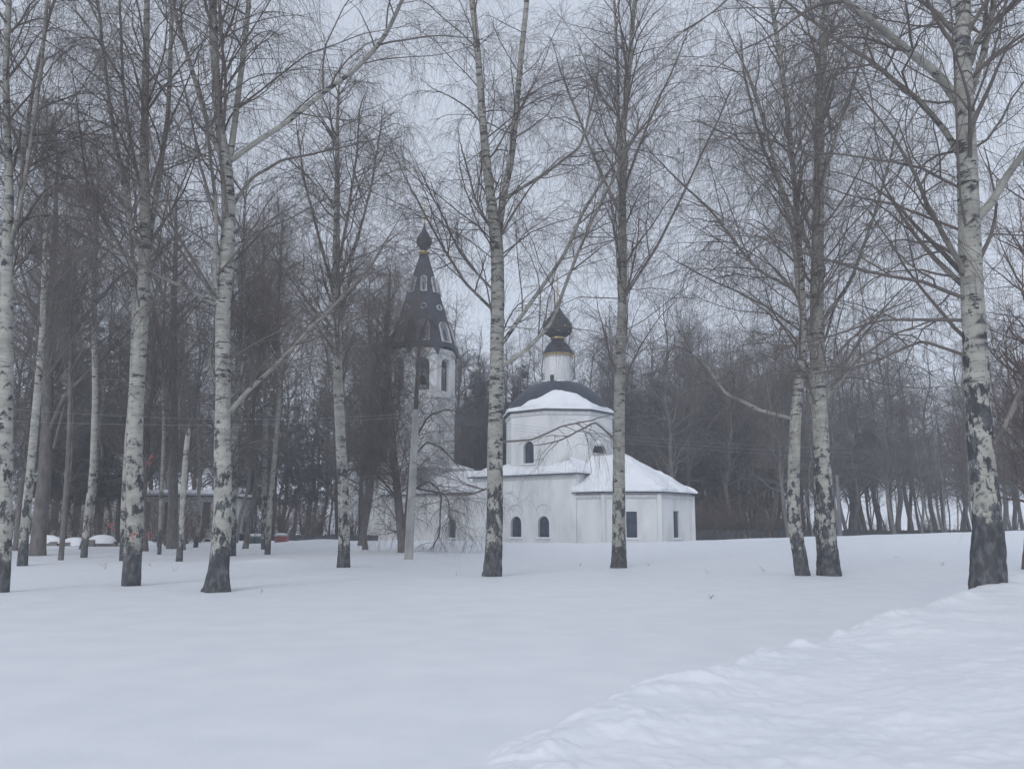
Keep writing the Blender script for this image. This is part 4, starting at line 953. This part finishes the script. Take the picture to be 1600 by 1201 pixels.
# old low wall with snow caps
WY = 58.0
def lump(bm, c, r, h, n=14, seed=0):
    prof = [(1.0, -.25), (1.04, 0.1), (.9, .5), (.6, .85), (.25, .98), (.02, 1.0)]; vs = []; fs = []
    for i, (a, t) in enumerate(prof):
        for k in range(n):
            q = 2 * math.pi * k / n; d = 1 + .22 * math.sin(q * 2 + seed) + .12 * math.sin(q * 3 + seed * 2)
            vs.append((c[0] + r[0] * a * d * math.cos(q), c[1] + r[1] * a * d * math.sin(q), c[2] + h * t))
    for i in range(len(prof) - 1):
        for k in range(n): fs.append((i * n + k, i * n + (k + 1) % n, (i + 1) * n + (k + 1) % n, (i + 1) * n + k))
    bm.add(vs, fs)
segs = [(-40, 30, 860, 843), (38, 92, 861, 838), (100, 134, 858, 842), (138, 182, 860, 838), (186, 250, 859, 846)]
lab_ = ['leftmost piece of the low old stone wall, cut by the photo edge', 'low stone wall piece with a high snow cap between the leaning birch and the thin dark trunk', 'short low stone wall piece just left of the thin curving birch',
        'low stone wall piece with a rounded snow cap right of the curving birch', 'long flat low stone wall piece behind the greyish foreground birch']
for i, (ua, ub, vb, vt) in enumerate(segs):
    xa, xb = P(ua, 850, WY)[0], P(ub, 850, WY)[0]; xm = (xa + xb) / 2; zt_ = P(ua, vt + 8, WY)[2]; g0 = hz(xm, WY)
    r = empty('stone_wall', (xm, WY, g0), .03 * (i - 2), label=lab_[i], cat='wall', group='pieces of the old wall behind the left trees')
    b = BM(); n = 9; V = []; Fs = []; wdt = xb - xa
    b.box((0, 0, (zt_ - g0) / 2 - .2), (wdt, .5, zt_ - g0 + .4)); b.box((-wdt / 2 + .25, 0, (zt_ - g0) / 2 - .15), (.56, .62, zt_ - g0 + .55)); b.build('masonry', M['brickgrey'], r)
    b = BM(); lump(b, (0, 0, zt_ - g0), (wdt * .47, .42), P(0, vt, WY)[2] - zt_ + .12, 20, i); b.build('snow_cap', M['snow'], r, True)

def board_fence(u0, u1, Y0, Y1, vtop, label, npan):
    p0, p1 = P(u0, 830, Y0), P(u1, 830, Y1); d = np.array([p1[0] - p0[0], p1[1] - p0[1]]); Lf = np.linalg.norm(d); a = math.atan2(d[1], d[0])
    zt_ = (P(u0, vtop[0], Y0)[2] + P(u1, vtop[1], Y1)[2]) / 2
    r = empty('board_fence', (p0[0], p0[1], 0), a, label=label, cat='fence')
    for k in range(npan):
        s0 = Lf * k / npan; s1 = Lf * (k + 1) / npan; b = BM(); x = s0 + .1; rr = random.Random(k)
        while x < s1 - .05:
            h = zt_ + rr.uniform(-.05, .05); b.box((x + .07, 0, h / 2 - .2), (.135, .03, h + .4)); x += .15
        b.box(((s0 + s1) / 2, .04, zt_ - .25), (s1 - s0, .05, .08)); b.build('fence_panel', M['wood'], r)
        b = BM(); b.box((s0, .08, zt_ / 2 - .15), (.12, .12, zt_ + .5)); b.build('post', M['wood'], r)
board_fence(1078, 1760, 84, 96, (833, 823), 'low dark board fence along the foot of the right hand wood', 18)
board_fence(375, 590, 84, 82, (838, 832), 'low dark board fence between the green container and the church', 8)

# containers
def container(u, v, w_, h_, Y, m, label, name='waste_container'):
    p = P(u, v, Y); k = mpp(Y); g0 = hz(p[0], Y); W_ = w_ * k; H_ = h_ * k; z0 = p[2] - H_ / 2 - g0
    r = empty(name, (p[0], Y, g0), R(4), label=label, cat='waste container')
    b = BM(); t = .04; vs = []
    b.prism([(-W_ / 2, -.45), (W_ / 2, -.45), (W_ / 2, .45), (-W_ / 2, .45)], z0, z0 + H_)
    for x in np.linspace(-W_ / 2 + .08, W_ / 2 - .08, 5): b.box((x, -.465, z0 + H_ / 2), (.05, .03, H_ - .06))
    b.build('body', m, r)
    b = BM(); b.box((0, 0, z0 + H_ + .03), (W_ + .06, .98, .05)); b.box((0, -.47, z0 + H_ - .02), (W_ + .06, .04, .05)); b.build('rim', M['concrete'] if name == 'waste_container' else m, r)
    for sx_ in (-1, 1):
        b = BM(); b.box((sx_ * (W_ / 2 - .1), 0, z0 / 2 - .1), (.08, .8, z0 + .19)); b.build('leg', M['wood'], r)
    b = BM(); lump(b, (0, 0, z0 + H_ + .07), (W_ * .42, .4), .10, 14, 2); b.build('snow_cap', M['snow'], r, True)
container(394, 844, 9, 13, 66, M['green'], 'dark green container, left one of the two side by side by the fence')
container(404.5, 844, 9, 13, 66, M['green'], 'dark green container, right one of the two side by side by the fence')
container(440, 843, 18, 13, 66, M['red'], 'faded red metal container left of the slender birch with banded foot')

# concrete pole and wires
px, pY, pz = hit(638, 874); k = mpp(pY); base = P(638, 874, pY); top = P(650, 640, pY) - base; g0 = hz(base[0], pY)
po = empty('utility_pole', (base[0], pY, g0), 0, label='grey concrete utility pole leaning slightly right in front of the bell tower', cat='utility pole')
b = BM(); V = []; n = 24
for i in range(n + 1):
    t = i / n; c = np.array([top[0] * t, 0, -.3 + (top[2] + .3) * t]); a = (13 - 3.2 * t) * k / 2; dd = a * .85; ch_ = a * .25
    for (x, y) in ((-a + ch_, -dd), (a - ch_, -dd), (a, -dd + ch_), (a, dd - ch_), (a - ch_, dd), (-a + ch_, dd), (-a, dd - ch_), (-a, -dd + ch_)): V.append((c[0] + x, c[1] + y, c[2]))
Fs = [(i * 8 + q, i * 8 + (q + 1) % 8, (i + 1) * 8 + (q + 1) % 8, (i + 1) * 8 + q) for i in range(n) for q in range(8)] + [tuple(range(n * 8, n * 8 + 8))]
b.add(V, Fs); b.build('shaft', M['concrete'], po)
b = BM(); b.box((top[0], -.02, top[2] - .33), (.34, .03, .03)); ca_ = b.build('bracket', M['wood'], po)
for x in (-.15, .15):
    b = BM(); b.lathe([(.02, top[2] - .32), (.045, top[2] - .27), (.03, top[2] - .23), (.045, top[2] - .19), (.01, top[2] - .15)], 10, (top[0] + x, -.02)); b.build('insulator', M['trim'], ca_, True)
def wire(p0, p1, sag, label, r_=.0055):
    b = BM(); p0 = np.array(p0); p1 = np.array(p1)
    pts = [p0 * (1 - t) + p1 * t + np.array([0, 0, -4 * sag * t * (1 - t)]) for t in np.linspace(0, 1, 40)]
    b.tube([p - pts[0] for p in pts], r_, 5); o = b.build('power_wire', M['wire']); o.location = tuple(pts[0]); tag(o, label, 'wire', 'wires strung from the concrete pole')
pt = np.array([base[0] + top[0], pY, g0 + top[2] - .15])
wire(pt + np.array([-.15, -.02, -.0]), P(-160, 622, 27), .45, 'upper pale wire running left from the pole through the birches')
wire(pt + np.array([-.15, -.02, -.16]), P(-160, 648, 28), .35, 'lower pale wire running left from the pole through the birches')
for q, (dv, s_) in enumerate(((0, 'upper'), (7, 'middle'), (14, 'lower'))):
    wire(pt + np.array([.15, -.02, -.02 - .1 * q]), P(1330, 700 + dv, 62), .35, s_ + ' one of three pale wires running right past the apse roof')
pp = P(1313, 838, 70); 
b = BM(); hh_ = P(1310, 742, 70)[2]; b.lathe([(.17, -.3), (.17, 0), (.11, hh_ - hz(pp[0], 70))], 10); o = b.build('pale_post', M['postgrey'], None, True, 60); o.location = (pp[0], 70, hz(pp[0], 70)); tag(o, 'plain pale post standing behind the close pair of birches', 'post')

# faded red ribbons tied in the left trees
def ribbon(u, v, Y, s, ang_, label):
    s *= .75
    b = BM(); r = random.Random(u); V = []; Fs = []
    for q, a in enumerate((ang_, ang_ + 1.1, ang_ - 1.0)):
        L_ = s * (1 if q == 0 else .55); w_ = s * .16; o = len(V)
        for i in range(7):
            t = i / 6; c = np.array([math.sin(a) * L_ * t + .04 * math.sin(t * 6 + q), .05 * math.cos(t * 7 + q), -math.cos(a) * L_ * t])
            n_ = np.array([math.cos(a), .4 * math.sin(t * 4), math.sin(a)]); V += [tuple(c - n_ * w_ / 2), tuple(c + n_ * w_ / 2), tuple(c + n_ * w_ / 2 + np.array([0, .008, 0])), tuple(c - n_ * w_ / 2 + np.array([0, .008, 0]))]
        for i in range(6):
            for e in range(4): Fs.append((o + i * 4 + e, o + i * 4 + (e + 1) % 4, o + i * 4 + 4 + (e + 1) % 4, o + i * 4 + 4 + e))
    b.add(V, Fs); o = b.build('ribbon', M['pink'], None, True); o.location = tuple(P(u, v, Y)); tag(o, label, 'ribbon', 'red ribbons hanging in the left trees')
_, Ya, _ = hit(205, 915)
ribbon(172, 818, 30, .28, .5, 'red ribbon hanging between the curving birch and the greyish birch')
ribbon(206, 833, Ya - .36, .22, .4, 'red ribbon tied round the lower trunk of the greyish birch')
ribbon(232, 833, 30, .26, .2, 'red ribbon low down, right of the greyish birch trunk')
ribbon(233, 722, 26, .17, .3, 'smallest red ribbon, high on a twig of the greyish birch')
ribbon(238, 712, 27, .2, -.6, 'upper red ribbon dangling right of the greyish birch')

# dry stems poking through the snow
for i, (u, v, s, l_) in enumerate([(165, 889, .55, 'forked dry stem in the snow left of the greyish birch'), (272, 893, .35, 'dry stem in the snow just left of the snapped birch foot'), (408, 926, .22, 'tiny dry tuft in the open snow right of the flared dark trunk'), (1195, 893, .45, 'slanting dry stem left of the crooked birch'),
                            (1105, 896, .35, 'flat dry stem in the snow between apse and crooked birch'), (906, 884, .25, 'small dry stem left of the straight birch'), (1110, 935, .25, 'lone dry stem low in the snow in front of the apse'), (712, 899, .25, 'small dry tuft left of the forked birch foot'),
                            (1400, 872, .4, 'thin dry stem on the snow between close pair and thickest birch'), (236, 884, .3, 'dry stem right behind the greyish birch foot'), (1472, 884, .35, 'bent dry stem near the thickest trunk'), (1012, 884, .25, 'small dry stem right of the straight birch')]):
    x, y, z = hit(u, v); r = random.Random(i); b = BM(); s *= .8
    for q in range(r.choice((2, 3, 4))):
        a = r.uniform(0, 6.28); ln = s * r.uniform(.5, 1); tl = r.uniform(.3, 1.1)
        pts = [np.array([math.cos(a) * ln * math.sin(tl * t) * t, math.sin(a) * ln * math.sin(tl * t) * t, -.05 + ln * t * math.cos(tl * t * .9)]) for t in np.linspace(0, 1, 6)]
        b.tube(pts, [.0035] * 5 + [.002], 4)
        e = pts[3]; b.tube([e, e + np.array([math.cos(a + 1) * .3, math.sin(a + 1) * .3, .5]) * ln * .4], .002, 4)
    o = b.build('dry_stem', M['stem']); o.location = (x, y, z); tag(o, l_, 'dry plant', 'dry stems sticking out of the snow')

# ------------------------------------------------------------------ winter air
b = BM(); b.box((0, 150, 20), (900, 900, 46)); hzb = b.build('haze', None)
hm = bpy.data.materials.new('haze_air'); hm.use_nodes = True; n_ = hm.node_tree; n_.nodes.clear()
o_ = n_.nodes.new('ShaderNodeOutputMaterial'); v_ = n_.nodes.new('ShaderNodeVolumePrincipled'); v_.inputs['Color'].default_value = (.93, .95, 1, 1); v_.inputs['Density'].default_value = .0013
n_.links.new(v_.outputs[0], o_.inputs['Volume']); hzb.data.materials.append(hm); hzb['kind'] = 'stuff'
